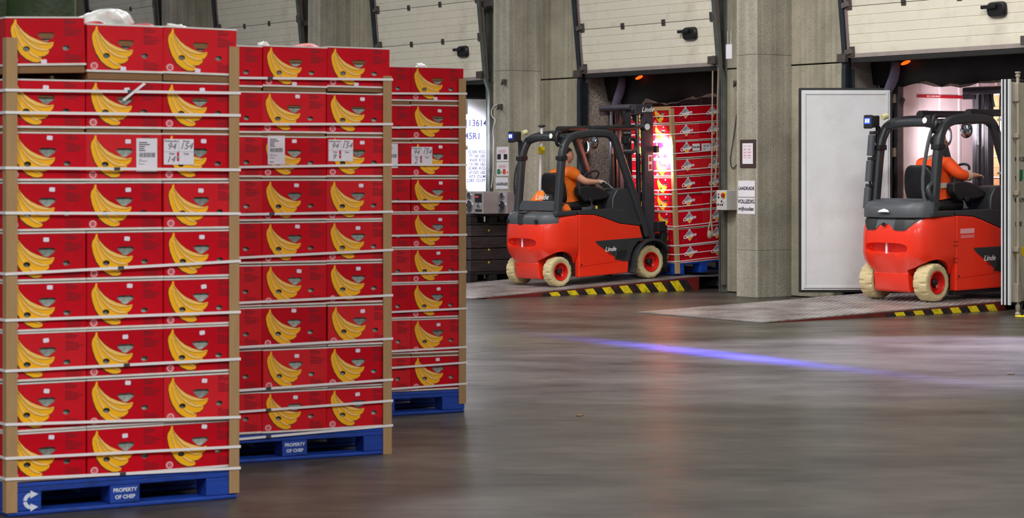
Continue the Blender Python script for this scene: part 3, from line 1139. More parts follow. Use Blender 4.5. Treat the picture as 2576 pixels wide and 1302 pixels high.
# ------------------------------------------------------------------ plastic bags on top
BAGCLEAR = mat('clear_film', (238, 242, 238), 0.3, var=0.12, scale=9, dirt=(170, 190, 160), dscale=3, damt=0.5, bump=0.7, bscale=14)


def plastic_bag(M, label, rx, ry, rz, seed):
    r = random.Random(seed)
    b = MB().ball((0, 0, 0), 1, 1, 1, 26, 16)
    ph = [(r.uniform(0, 6), r.uniform(1.5, 5), r.uniform(-1, 1), r.uniform(-1, 1)) for _ in range(9)]

    def fn(p):
        k = 1.0
        for a, fq, u, w in ph:
            k += 0.07 * math.sin(a + fq * (p.x * u + p.y * w + p.z * 0.8) * 2.2)
        z = p.z * k
        return Vector((p.x * k * rx, p.y * k * ry, max(-0.05, z * rz if z > 0 else z * rz * 0.25)))
    b.warp(fn)
    o = b.build('plastic_bag', BAGCLEAR, None, M, smooth=70)
    return tag(o, label, 'plastic bag', 'clear liner bags on the stacks')


ZT = PTOP + 9 * CH + 0.057
plastic_bag(M1 @ Matrix.Translation((0.585, 0.30, ZT + 0.0)), 'big crumpled clear plastic bag bulging on top of the nearest stack', 0.155, 0.14, 0.085, 4)
plastic_bag(M1 @ Matrix.Translation((0.95, 0.20, ZT + 0.002)), 'small flat plastic bag on the right of the nearest stack', 0.06, 0.05, 0.03, 9)
plastic_bag(M2 @ Matrix.Translation((0.45, 0.12, ZT + 0.002)), 'tip of a clear plastic bag on the middle stack', 0.035, 0.04, 0.03, 12)
plastic_bag(M3 @ Matrix.Translation((0.92, 0.12, ZT + 0.002)), 'tip of a clear plastic bag on the farthest stack', 0.04, 0.04, 0.025, 15)
# lid flaps standing up behind the front rim
for (MM, xa, xb, hgt, lab) in ((M1, 0.405, 0.56, 0.022, 'bent red carton flap left of the plastic bag'), (M1, 0.66, 0.83, 0.02, 'bent red carton flap right of the plastic bag'), (M2, 0.62, 0.82, 0.025, 'bent red carton flap on the middle stack')):
    b = MB()
    n = 8
    top = [(xa + (xb - xa) * i / n, 0.12 + 0.02 * math.sin(i), ZT + hgt * math.sin(math.pi * (i + 0.4) / (n + 0.8)) + 0.003) for i in range(n + 1)]
    bot = [(xa + (xb - xa) * i / n, 0.06, ZT + 0.002) for i in range(n + 1)]
    b.add(bot + top + [(p[0], p[1] + 0.004, p[2]) for p in bot] + [(p[0], p[1] + 0.004, p[2]) for p in top],
          [(i, i + 1, n + 2 + i, n + 1 + i) for i in range(n)] + [(2 * n + 2 + i, 2 * n + 3 + i, 3 * n + 4 + i, 3 * n + 3 + i) for i in range(n)] + [(n + 1 + i, n + 2 + i, 3 * n + 4 + i, 3 * n + 3 + i) for i in range(n)])
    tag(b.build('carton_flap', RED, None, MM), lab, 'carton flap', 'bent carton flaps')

# ================================================================== CONTAINERS AT THE DOCKS
CWHITE = mat('container_white', (208, 210, 212), 0.45, var=0.05, scale=3, dirt=(176, 170, 160), dscale=2.5, damt=0.35)
CINNER = mat('container_lining', (222, 208, 212), 0.38, var=0.05, scale=2, dirt=(180, 160, 160), dscale=3, damt=0.4)
CCREAM = mat('container_door_cream', (190, 186, 168), 0.45, var=0.06, scale=3, dirt=(150, 140, 120), dscale=4, damt=0.4)
GASKET = mat('door_gasket', (30, 32, 36), 0.6, var=0.15)
CFRAME = mat('container_frame_dark', (84, 80, 86), 0.5, metal=0.3, var=0.2, scale=6)
CBAR = mat('lock_bar_grey', (170, 160, 146), 0.5, metal=0.3, var=0.12, scale=8)
REDBAND = mat('load_line_red', (170, 20, 36), 0.5, var=0.05)
SIGNW = mat('sign_white', (236, 236, 236), 0.5, var=0)
GREEN = mat('tag_green', (24, 120, 76), 0.5, var=0)
YELL = mat('tag_yellow', (226, 196, 30), 0.5, var=0)
BLUEINK = mat('stencil_blue_ink', (46, 52, 96), 0.5, var=0)
CURT = mat('shelter_curtain', (34, 31, 32), 0.75, var=0.35, scale=2.2, bump=0.3, bscale=3)
TORN = mat('shelter_torn_lining', (96, 80, 72), 0.85, var=0.25, scale=7)
FLAP = mat('shelter_flap_grey', (120, 116, 140), 0.6, var=0.12, scale=4)
ORANGEL = mat('marker_lamp_orange', (255, 90, 20), 0.3, var=0.0, emit=(255, 80, 10), estr=2.2)

CT0, CT1 = 0.55, 9.5


def container(c, zf, label, line_text, zh=2.86):
    K = thing('shipping_container', label, 'container', BM @ Matrix.Translation((c, 0, 0)), 'containers docked at the doors')
    zi = zf
    # lining: side walls with pressed ribs, ceiling, floor, front wall
    for sx in (-1, 1):
        w = MB()
        prof = []
        t = CT0
        while t < CT1:
            prof += [(t, 1.145), (t + 0.30, 1.145), (t + 0.315, 1.132), (t + 0.345, 1.132), (t + 0.36, 1.145)]
            t += 0.36
        w.rings([[Vector((sx * x, y, z)) for y, x in prof] for z in (zi, zh)], cap=False, closed=False)
        w.box(min(sx * 1.15, sx * 1.22), max(sx * 1.15, sx * 1.22), CT0, CT1, zi - 0.16, zh + 0.1)
        w.build('side_wall', CINNER, K)
        b = MB().box(min(sx * 1.127, sx * 1.131), max(sx * 1.127, sx * 1.131), CT0 + 0.25, CT1, zh - 0.225, zh - 0.185)
        o = b.build('load_line', REDBAND, K)
        if sx < 0:
            for i in range(3):
                link('lettering', text_mesh(line_text, 0.028, SIGNW, bold=0.0003), o, Matrix.Translation((-1.126, CT0 + 0.55 + i * 1.6, zh - 0.205)) @ Matrix.Rotation(math.pi / 2, 4, 'Z'))
    MB().box(-1.15, 1.15, CT0, CT1, zh, zh + 0.1).build('ceiling', CINNER, K)
    f = MB().box(-1.15, 1.15, CT0, CT1, zi - 0.16, zi - 0.03)
    for i in range(36):
        x = -1.12 + i * 0.0635
        f.box(x, x + 0.03, CT0, CT1, zi - 0.03, zi)
    f.build('grating_floor', GALV, K)
    MB().box(-1.15, 1.15, CT1 - 0.1, CT1, zi, zh).build('end_wall', CINNER, K)
    # portal
    for sx in (-1, 1):
        b = MB().box(min(sx * 1.145, sx * 1.22), max(sx * 1.145, sx * 1.22), CT0 - 0.09, CT0 + 0.02, zi - 0.16, zh + 0.14)
        b.build('corner_pillar', CFRAME, K, bev=0.008)
        for z in (zi + 0.25, zi + 1.0, zi + 1.75, zi + 2.45):
            MB().box(sx * 1.20 - 0.03, sx * 1.20 + 0.03, CT0 - 0.14, CT0 - 0.09, z, z + 0.12).build('hinge', CBAR, K, bev=0.006)
    MB().box(-1.145, 1.145, CT0 - 0.08, CT0 + 0.04, zh, zh + 0.14).build('header', CFRAME, K, bev=0.008)
    MB().box(-1.145, 1.145, CT0 - 0.08, CT0 - 0.0, zi - 0.16, zi - 0.005).build('sill', CFRAME, K, bev=0.008)
    return K


K4 = container(DOORC[0], 0.107, 'white lined reefer container with the moving forklift inside', 'MAX. LOAD HEIGHT')
K3 = container(DOORC[1], 0.20, 'reefer container receiving the carton load on the forklift', 'NO LOAD ABOVE THIS LINE', 2.88)


def leaf(K, M, w, h, th, face_mat, inner):
    """container door leaf, x to the right as seen, visible face at y=0 facing -y; M in world"""
    L = thing('door_leaf', None, None, K.matrix_basis.inverted() @ M)
    L.parent = K
    b = MB().box(0.03, w - 0.03, 0.0, th, 0.03, h - 0.03)
    b.build('leaf_panel', face_mat, L, bev=0.006)
    g = MB()
    for x0, x1, z0, z1 in ((0, 0.05, 0, h), (w - 0.05, w, 0, h), (0.05, w - 0.05, 0, 0.05), (0.05, w - 0.05, h - 0.05, h)):
        g.box(x0, x1, 0.012, th - 0.012, z0, z1)
    g.build('gasket', GASKET, L, bev=0.008)
    if inner:
        r = MB()
        for x0, x1, z0, z1 in ((0.055, 0.085, 0.055, h - 0.055), (w - 0.085, w - 0.055, 0.055, h - 0.055), (0.085, w - 0.085, 0.055, 0.085), (0.085, w - 0.085, h - 0.085, h - 0.055)):
            r.box(x0, x1, -0.010, 0.0, z0, z1)
        r.build('lining_trim', CWHITE, L, bev=0.004)
    return L


# left leaf of the near container, swung flat against the wall: inner lining seen
leaf(K4, TR(3.700, 28.68, 0.112), 1.203, 2.635, 0.08, CWHITE, True)


def outer_bars(L, xs, h, th=0.0):
    for x in xs:
        b = MB()
        b.cyl((x, -0.05, -0.06), (x, -0.05, h + 0.05), 0.019, n=10)
        b.lathe([(0.028, 0), (0.03, 0.02), (0.018, 0.03), (0.034, 0.045), (0.034, 0.06)], Matrix.Translation((x, -0.05, h + 0.03)), 10)
        b.lathe([(0.036, -0.12), (0.036, -0.10), (0.02, -0.08), (0.03, -0.05), (0.03, 0)], Matrix.Translation((x, -0.05, 0.0)), 10)
        b.build('lock_bar', CBAR, L)
        for z in (0.03, 0.62, 1.28, 1.95, h - 0.26):
            bb = MB().box(x - 0.045, x + 0.045, -0.075, 0.0, z, z + (0.22 if z in (0.03, h - 0.26) else 0.055))
            bb.build('bar_guide', CBAR, L, bev=0.006)
        hb = MB()
        hb.prism([(x, -0.08, 0.62), (x + 0.05, -0.08, 0.60), (x + 0.13, -0.08, 0.18), (x + 0.09, -0.08, 0.17)], (0, 0.02, 0))
        hb.build('lock_handle', CBAR, L, bev=0.004)


d4 = Vector((0.616, 0.788, 0)).normalized()
R4 = leaf(K4, Matrix.Translation((5.80, 25.97, 0.11)) @ Matrix.Rotation(math.atan2(d4.y, d4.x), 4, 'Z'), 1.2, 2.635, 0.10, CCREAM, False)
outer_bars(R4, (0.125, 0.72), 2.635)
for z, tx in ((1.70, 'MAX.GROSS'), (1.47, 'TARE'), (1.22, 'MAX.PAYLOAD'), (0.94, 'CUBE')):
    link('lettering', text_mesh(tx, 0.075, INK, bold=0.0015, align='LEFT'), R4, Matrix.Translation((0.15, -0.002, z)))
MB().box(0.28, 0.36, -0.004, 0, 1.46, 1.58).build('green_tag', GREEN, R4)
MB().box(0.16, 0.40, -0.004, 0, 0.56, 0.67).build('yellow_tag', YELL, R4)
e = MB()
for z in [0.12 + 0.17 * i for i in range(15)]:
    e.cyl((-0.001, 0.07, z), (-0.006, 0.07, z), 0.008, n=6)
e.build('screw_heads', GASKET, R4)['kind'] = 'stuff'
MB().box(0.004, 0.030, -0.012, 0.0, 0.0, 2.635).build('edge_strip', CWHITE, R4)
for y0, y1 in ((0.082, 0.100), (0.040, 0.060), (0.0, 0.014)):
    MB().box(-0.008, 0.02, y0, y1, 0.0, 2.635).build('edge_strip', CWHITE, R4, bev=0.003)
# an added spot lights that far leaf; the container of the next dock shows only its leaf
K2 = thing('shipping_container', 'brightly lit white container door lettered with weights behind the speakers', 'container', BM @ Matrix.Translation((DOORC[2], 0, 0)), 'containers docked at the doors')
for sx in (-1, 1):
    MB().box(min(sx * 1.145, sx * 1.22), max(sx * 1.145, sx * 1.22), CT0 - 0.09, CT0 + 2.5, 0.0, 3.0).build('side_wall', CINNER, K2)
d2 = Vector((0.80, 0.60, 0))
hinge2 = B(DOORC[2] + 1.20, 0.42)
free2 = hinge2 - d2 * 1.2
R2 = leaf(K2, Matrix.Translation((free2.x, free2.y, 0.12)) @ Matrix.Rotation(math.atan2(d2.y, d2.x), 4, 'Z'), 1.2, 2.75, 0.10, CWHITE, False)
outer_bars(R2, (0.50,), 2.75)
for tx, x, z, sz in (('U', 0.38, 2.30, 0.15), ('113614', 0.56, 2.33, 0.15), ('45R1', 0.57, 2.12, 0.15), ('SS', 0.36, 1.63, 0.08)):
    link('lettering', text_mesh(tx, sz, BLUEINK, bold=0.002, align='LEFT'), R2, Matrix.Translation((x, -0.002, z)))
for i, tx in enumerate(('35.000  KGS', '77.160  LBS', '4.600  KGS', '10.140  LBS', '30.400  KGS', '67.020  LBS', '67.5  CU.M', '2.383  CU.FT')):
    link('lettering', text_mesh(tx, 0.068, BLUEINK, bold=0.001, align='RIGHT'), R2, Matrix.Translation((0.98, -0.002, 1.87 - 0.066 * i)))

# ------------------------------------------------------------------ dock shelters: black head curtain and side curtains just outside the wall
slabels = ('sagging black shelter curtain over the near white container', 'torn black shelter curtain over the forklift with the carton load', 'black shelter curtain over the lettered container door', 'black shelter curtain behind the middle stack', 'black shelter curtain behind the tarpaulin')


def shelter(k, ragged):
    c = DOORC[k]
    H_ = thing('dock_shelter', slabels[k], 'dock shelter', BM @ Matrix.Translation((c, 0.0, 0)), 'dock shelters')
    n = 24
    top, mid, low = [], [], []
    r = random.Random(20 + k)
    for i in range(n + 1):
        u = i / n
        x = -1.52 + 3.04 * u
        zb = ragged(u) + r.uniform(-0.015, 0.015)
        top.append(Vector((x, 0.42, 3.72)))
        mid.append(Vector((x, 0.36 + 0.04 * math.sin(u * 9), 3.05)))
        low.append(Vector((x, 0.40 + 0.05 * math.sin(u * 13 + k), zb)))
    b = MB().rings([top, mid, low], cap=False, closed=False)
    o = b.build('head_curtain', CURT, H_, smooth=70)
    sm = o.modifiers.new('thick', 'SOLIDIFY')
    sm.thickness = 0.02
    tl = MB()
    up, dn = [], []
    for i in range(n + 1):
        if 0.25 < i / n < 0.98:
            p = low[i]
            up.append(p + Vector((0, -0.025, 0.035 + 0.03 * math.sin(i * 1.7) + r.uniform(-0.012, 0.012))))
            dn.append(p + Vector((0, -0.03, 0.0)))
    tl.rings([up, dn], cap=False, closed=False)
    o = tl.build('torn_hem', TORN, H_)
    sm = o.modifiers.new('thick', 'SOLIDIFY')
    sm.thickness = 0.006
    for sx in (-1, 1):
        b = MB()
        a = []
        for z in (0.0, 1.0, 2.0, 3.0, 3.7):
            a.append([Vector((sx * 1.52, 0.50, z)), Vector((sx * 1.38, 0.56 + 0.02 * math.sin(z * 3), z)), Vector((sx * 1.2, 0.62, z)), Vector((sx * 1.2, 0.66, z)), Vector((sx * 1.52, 0.62, z))])
        b.rings(a)
        b.build('side_curtain', CURT, H_, smooth=60)
    # curled loose flap by the left top corner, catching the lamp light
    b = MB()
    rs = []
    for i in range(11):
        u = i / 10
        z = 3.12 - 0.75 * u
        x = -1.02 - 0.30 * u + 0.05 * math.sin(u * 6)
        wv = 0.12 * (1 - 0.5 * abs(u - 0.35))
        rs.append([Vector((x - wv, 0.30 + 0.07 * u, z)), Vector((x, 0.25 - 0.05 * math.sin(u * 5), z - 0.03)), Vector((x + wv * 0.7, 0.30, z - 0.05))])
    b.rings(rs, cap=False, closed=False)
    o = b.build('curled_flap', FLAP, H_, smooth=70)
    sm = o.modifiers.new('thick', 'SOLIDIFY')
    sm.thickness = 0.008
    # diagonal steel strut of the shelter frame
    b = MB()
    b.sweep([(-1.40, 0.53, 2.05), (-1.12, 0.53, 2.62)], [(-0.03, -0.012), (0.03, -0.012), (0.03, 0.012), (-0.03, 0.012)], True, Vector((1, 0, 0)))
    b.build('strut', CFRAME, H_)
    return H_


shelter(0, lambda u: 2.80 - 0.05 * math.sin(u * 3.1) - 0.02 * math.sin(u * 17))
shelter(1, lambda u: 2.72 - 0.10 * math.sin(min(1, u * 1.6) * 3.1) * (u < 0.7) + 0.10 * max(0, 0.35 - u) + (0.06 if 0.30 < u < 0.45 else 0.0))
shelter(2, lambda u: 2.80)
for k in (0, 1):
    b = MB().ball((0, 0, 0), 0.085, 0.03, 0.022).warp(lambda p: BM @ Matrix.Translation((DOORC[k] + (-0.82, -0.585)[k], 0.27, 3.06)) @ Matrix.Rotation(-0.25, 4, 'Y') @ p)
    M_ = None
    tag(b.build('marker_lamp', ORANGEL), 'glowing orange marker lamp under the dock door ' + ('above the white container' if k == 0 else 'above the carton load'), 'lamp', 'orange dock marker lamps')
for k in (3, 4):
    c = DOORC[k]
    b = MB().box(c - 1.52, c + 1.52, 0.4, 0.42, 0, 3.72)
    tag(b.build('dock_shelter', CURT, None, BM), slabels[k], 'dock shelter', 'dock shelters')

# ------------------------------------------------------------------ carton load carried on the forks into the container
PL4 = math.atan(0.19 / 3.89)
LIFT4 = (0.012, 0.004, 0.012, 0.012, 0.002, 0.004, 0.008, 0.002, 0.0)
M4 = BM @ Matrix.Translation((-3.43, -0.20, 0.212)) @ Matrix.Rotation(PL4, 4, 'X')
pallet(M4, 'blue wooden pallet on the forks under the branded carton load')
for row in range(9):
    z = PTOP + (8 - row) * CH + sum(LIFT4[row + 1:])
    for colm in range(3):
        jx = rnd.uniform(-0.006, 0.006) + (0.012 if row in (1, 4) else 0)
        cart = carton(M4 @ Matrix.Translation((colm * 0.4 + jx, rnd.uniform(0, 0.006), z)) @ Matrix.Rotation(rnd.uniform(-0.008, 0.008), 4, 'Z'),
                      'red branded banana carton on the fork load, %s layer, front %s column' % (ORD[row], ('left', 'middle', 'right')[colm]), 'branded cartons on the fork load', LIFT4[row], (0.21, 0.208), colm == 2)
        if row == 2 and colm == 2:
            RM = Matrix.Translation((CW + 0.001, 0.36, 0.11)) @ Matrix.Rotation(math.pi / 2, 4, 'Z')
            MB().box(0, 0.135, -0.002, 0, 0, 0.10).build('shipping_label', PAPER, cart, RM)
            link('lettering', text_mesh('BON BAG', 0.036, INK, bold=0.0008), cart, RM @ Matrix.Translation((0.068, -0.0035, 0.05)))
    cart = carton(M4 @ Matrix.Translation((0.8 + rnd.uniform(-0.006, 0.01), 0.508, z + rnd.uniform(0.0, 0.004))), 'red branded banana carton on the fork load, %s layer, behind the right column' % ORD[row], 'branded cartons on the fork load', LIFT4[row], None, True)
    if row == 2:
        RM = Matrix.Translation((CW + 0.001, 0.02, 0.095)) @ Matrix.Rotation(math.pi / 2, 4, 'Z')
        MB().box(0, 0.16, -0.002, 0, 0, 0.11).build('shipping_label', PAPER, cart, RM)
        link('handwriting', text_mesh('94 54', 0.045, PENCIL, shear=0.3), cart, RM @ Matrix.Translation((0.075, -0.0035, 0.075)))
        link('handwriting', text_mesh('12', 0.045, PENCIL, shear=0.3), cart, RM @ Matrix.Translation((0.04, -0.0035, 0.03)))
corner_post(M4 @ Matrix.Translation((1.21, -0.006, 0.02)), 'tall brown cardboard post on the corner of the branded carton load', 2.33, flip=True)
tag(MB().box(0.0, 1.2, -0.004, 0.05, PTOP + 9 * CH + 0.056 + 0.001, PTOP + 9 * CH + 0.056 + 0.006).box(0.0, 1.2, -0.006, -0.001, PTOP + 9 * CH + 0.056 - 0.05, PTOP + 9 * CH + 0.056 + 0.006).build('edge_board', POSTC, None, M4), 'brown cardboard edge board along the top of the branded load', 'edge board')
for i, zz in enumerate((2.24, 1.99, 1.72, 1.47, 1.19, 0.97, 0.70, 0.42, 0.29, 0.185)):
    dz = rnd.uniform(-0.015, 0.015)
    strap(M4, [(-0.012, -0.010, zz), (0.6, -0.011, zz), (1.214, -0.010, zz + dz), (1.214, 0.5, zz + dz + 0.01), (1.214, 1.03, zz + 0.02), (-0.012, 1.03, zz + 0.01)],
          ('topmost' if i == 0 else ('', 'second', 'third', 'fourth', 'fifth', 'sixth', 'seventh', 'eighth', 'ninth', 'tenth')[i]) + ' white plastic strap from the top round the branded carton load', None, 0.012, 'white straps of the fork load')

# ------------------------------------------------------------------ plain brown cartons on the forks of the second truck, inside the near container
BROWNC = mat('plain_brown_carton', (206, 152, 106), 0.75, var=0.06, scale=6, objvar=0.08)
TAPE = mat('parcel_tape_tan', (186, 150, 110), 0.35, var=0.05)
bx = MB().box(0.002, 0.398, 0, 0.49, 0, 0.262).mesh('carton_body', BROWNC, 20)
tp = MB().box(0.17, 0.23, -0.001, 0.0, 0.19, 0.262).box(0.17, 0.23, -0.001, 0.491, 0.262, 0.263).mesh('carton_tape', TAPE, 0)
M5 = BM @ Matrix.Translation((2.10, 1.42, 0.245))
pallet(M5, 'blue wooden pallet under the plain brown cartons in the near container')
for row in range(9):
    for colm in range(2):
        r = thing('brown_carton', 'plain brown carton in the near container, %s layer, %s column' % (ORD[row], ('left', 'middle')[colm]), 'carton', M5 @ Matrix.Translation((colm * 0.4 + rnd.uniform(-0.004, 0.004), rnd.uniform(0, 0.01), PTOP + (8 - row) * 0.264)), 'plain brown cartons in the container')
        link('carton_body', bx, r, bev=0.004)
        link('carton_tape', tp, r)
for i, zz in enumerate((2.42, 2.15, 1.62, 1.35, 0.82, 0.40)):
    strap(M5, [(-0.01, -0.01, zz), (0.81, -0.01, zz), (0.81, 0.51, zz), (-0.01, 0.51, zz)], ('top', 'second', 'third', 'fourth', 'fifth', 'lowest')[i] + ' white strap round the plain brown cartons in the container', None, 0.016, 'white straps of the brown load')

# ================================================================== FORKLIFTS (x forward, y to the left, z up; the camera sees rear and right side)
FRED = mat('forklift_red', (232, 46, 18), 0.36, var=0.05, scale=3, coat=0.35, spec=0.5, bump=0.03, bscale=60)
FRED_D = mat('forklift_rim_red', (206, 24, 12), 0.4, var=0.06, scale=6, coat=0.2)
FBLK = mat('forklift_charcoal', (48, 50, 54), 0.42, var=0.08, scale=6, spec=0.5)
FBLK2 = mat('forklift_black', (26, 26, 29), 0.5, var=0.1, scale=7)
FGREY = mat('forklift_grey_cover', (70, 73, 78), 0.45, var=0.06, scale=5)
MASTM = mat('mast_dark_steel', (72, 68, 76), 0.38, metal=0.35, var=0.12, scale=7)
CHROME = mat('chrome_rod', (200, 200, 210), 0.16, metal=1.0, var=0.03)
TYRE = mat('tan_tyre_rubber', (196, 180, 136), 0.8, var=0.14, scale=9, dirt=(130, 118, 92), dscale=9, damt=0.6, bump=0.1)
SEATM = mat('seat_black_vinyl', (24, 24, 27), 0.45, var=0.12, scale=8, bump=0.06, bscale=60)
LENSB = mat('blue_lamp_lens', (60, 90, 255), 0.2, var=0, emit=(20, 40, 255), estr=2.5)
LENSB2 = mat('blue_lamp_core', (170, 190, 255), 0.2, var=0, emit=(150, 170, 255), estr=5.0)
LENSW = mat('work_lamp_lens', (235, 232, 225), 0.15, var=0, emit=(255, 246, 236), estr=0.25)
LENSON = mat('work_lamp_lit', (255, 250, 244), 0.15, var=0, emit=(255, 246, 240), estr=20.0)
MIRR = mat('mirror_glass', (210, 214, 220), 0.05, metal=1.0, var=0)
HOSE = mat('hydraulic_hose', (20, 20, 24), 0.35, var=0.1)
FIT = mat('hose_fitting_zinc', (190, 182, 176), 0.3, metal=0.9, var=0.1, scale=20)
YLAB = mat('yellow_label', (228, 206, 30), 0.5, var=0)
POLEW = mat('white_pole', (226, 224, 228), 0.35, var=0.05)
SHEAR = 0.049


def rrect(a, b, r=0.3, n=3):
    """rounded rectangle ring, half sizes a, b"""
    out = []
    rr = min(a, b) * r
    for cx, cy, a0 in ((a - rr, b - rr, 0), (-a + rr, b - rr, 90), (-a + rr, -b + rr, 180), (a - rr, -b + rr, 270)):
        for i in range(n + 1):
            t = math.radians(a0 + 90 * i / n)
            out.append((cx + rr * math.cos(t), cy + rr * math.sin(t)))
    return out


def wheel(T, x, y, r, w, side, steer=0.0):
    """side = -1: outer face towards -y"""
    M = Matrix.Translation((x, y, r)) @ Matrix.Rotation(steer, 4, 'Z') @ Matrix.Rotation(math.pi / 2 if side < 0 else -math.pi / 2, 4, 'X')
    W_ = thing('wheel', None, None, M)
    W_.parent = T
    # tyre with tread blocks: local z = outwards
    n = 60
    prof = [(0.56 * r, -w / 2 * 0.8), (0.80 * r, -w / 2), (0.94 * r, -w / 2 * 0.92), (0.99 * r, -w / 2 * 0.72), (1.0 * r, -w / 2 * 0.25), (1.0 * r, 0.0), (1.0 * r, w / 2 * 0.25), (0.99 * r, w / 2 * 0.72), (0.94 * r, w / 2 * 0.92), (0.82 * r, w / 2), (0.80 * r, w / 2 * 0.985), (0.66 * r, w / 2 * 0.97), (0.60 * r, w / 2 * 0.9), (0.58 * r, w / 2 * 0.6)]
    rs = []
    for k, (rr, h) in enumerate(prof):
        ring = []
        for i in range(n):
            a = 2 * math.pi * i / n
            q = rr
            if k in (2, 3, 4, 6, 7, 8):
                ph = (i + (2 if k in (2, 3, 4) else 0)) % 5
                if ph == 0:
                    q = rr - 0.055 * r * (0.75 if k in (2, 8) else 1)
            if k == 5:
                q = rr - 0.02 * r * (1 if (i % 5) in (0, 2) else 0)
            ring.append(Vector((q * math.cos(a), q * math.sin(a), h)))
        rs.append(ring)
    MB().rings(rs, cap=False).build('tyre', TYRE, W_, smooth=25)
    b = MB().lathe([(0.61 * r, w / 2 * 0.86), (0.60 * r, w / 2 * 1.0), (0.56 * r, w / 2 * 1.0), (0.53 * r, w / 2 * 0.8), (0.50 * r, w / 2 * 0.25), (0.44 * r, w / 2 * 0.1), (0.30 * r, w / 2 * 0.12), (0.01, w / 2 * 0.12)], None, 32, cap=False)
    rim = b.build('rim', FRED_D, W_, smooth=35)
    b = MB().lathe([(0.20 * r, w / 2 * 0.1), (0.20 * r, w / 2 * 0.55), (0.15 * r, w / 2 * 0.75), (0.01, w / 2 * 0.8)], None, 20)
    b.build('hub', FBLK2, rim, smooth=35)
    for i in range(5):
        a = 2 * math.pi * i / 5 + 0.3
        MB().cyl((0.33 * r * math.cos(a), 0.33 * r * math.sin(a), w / 2 * 0.1), (0.33 * r * math.cos(a), 0.33 * r * math.sin(a), w / 2 * 0.32), 0.045 * r, n=8).build('wheel_nut', FBLK2, rim)
    return W_


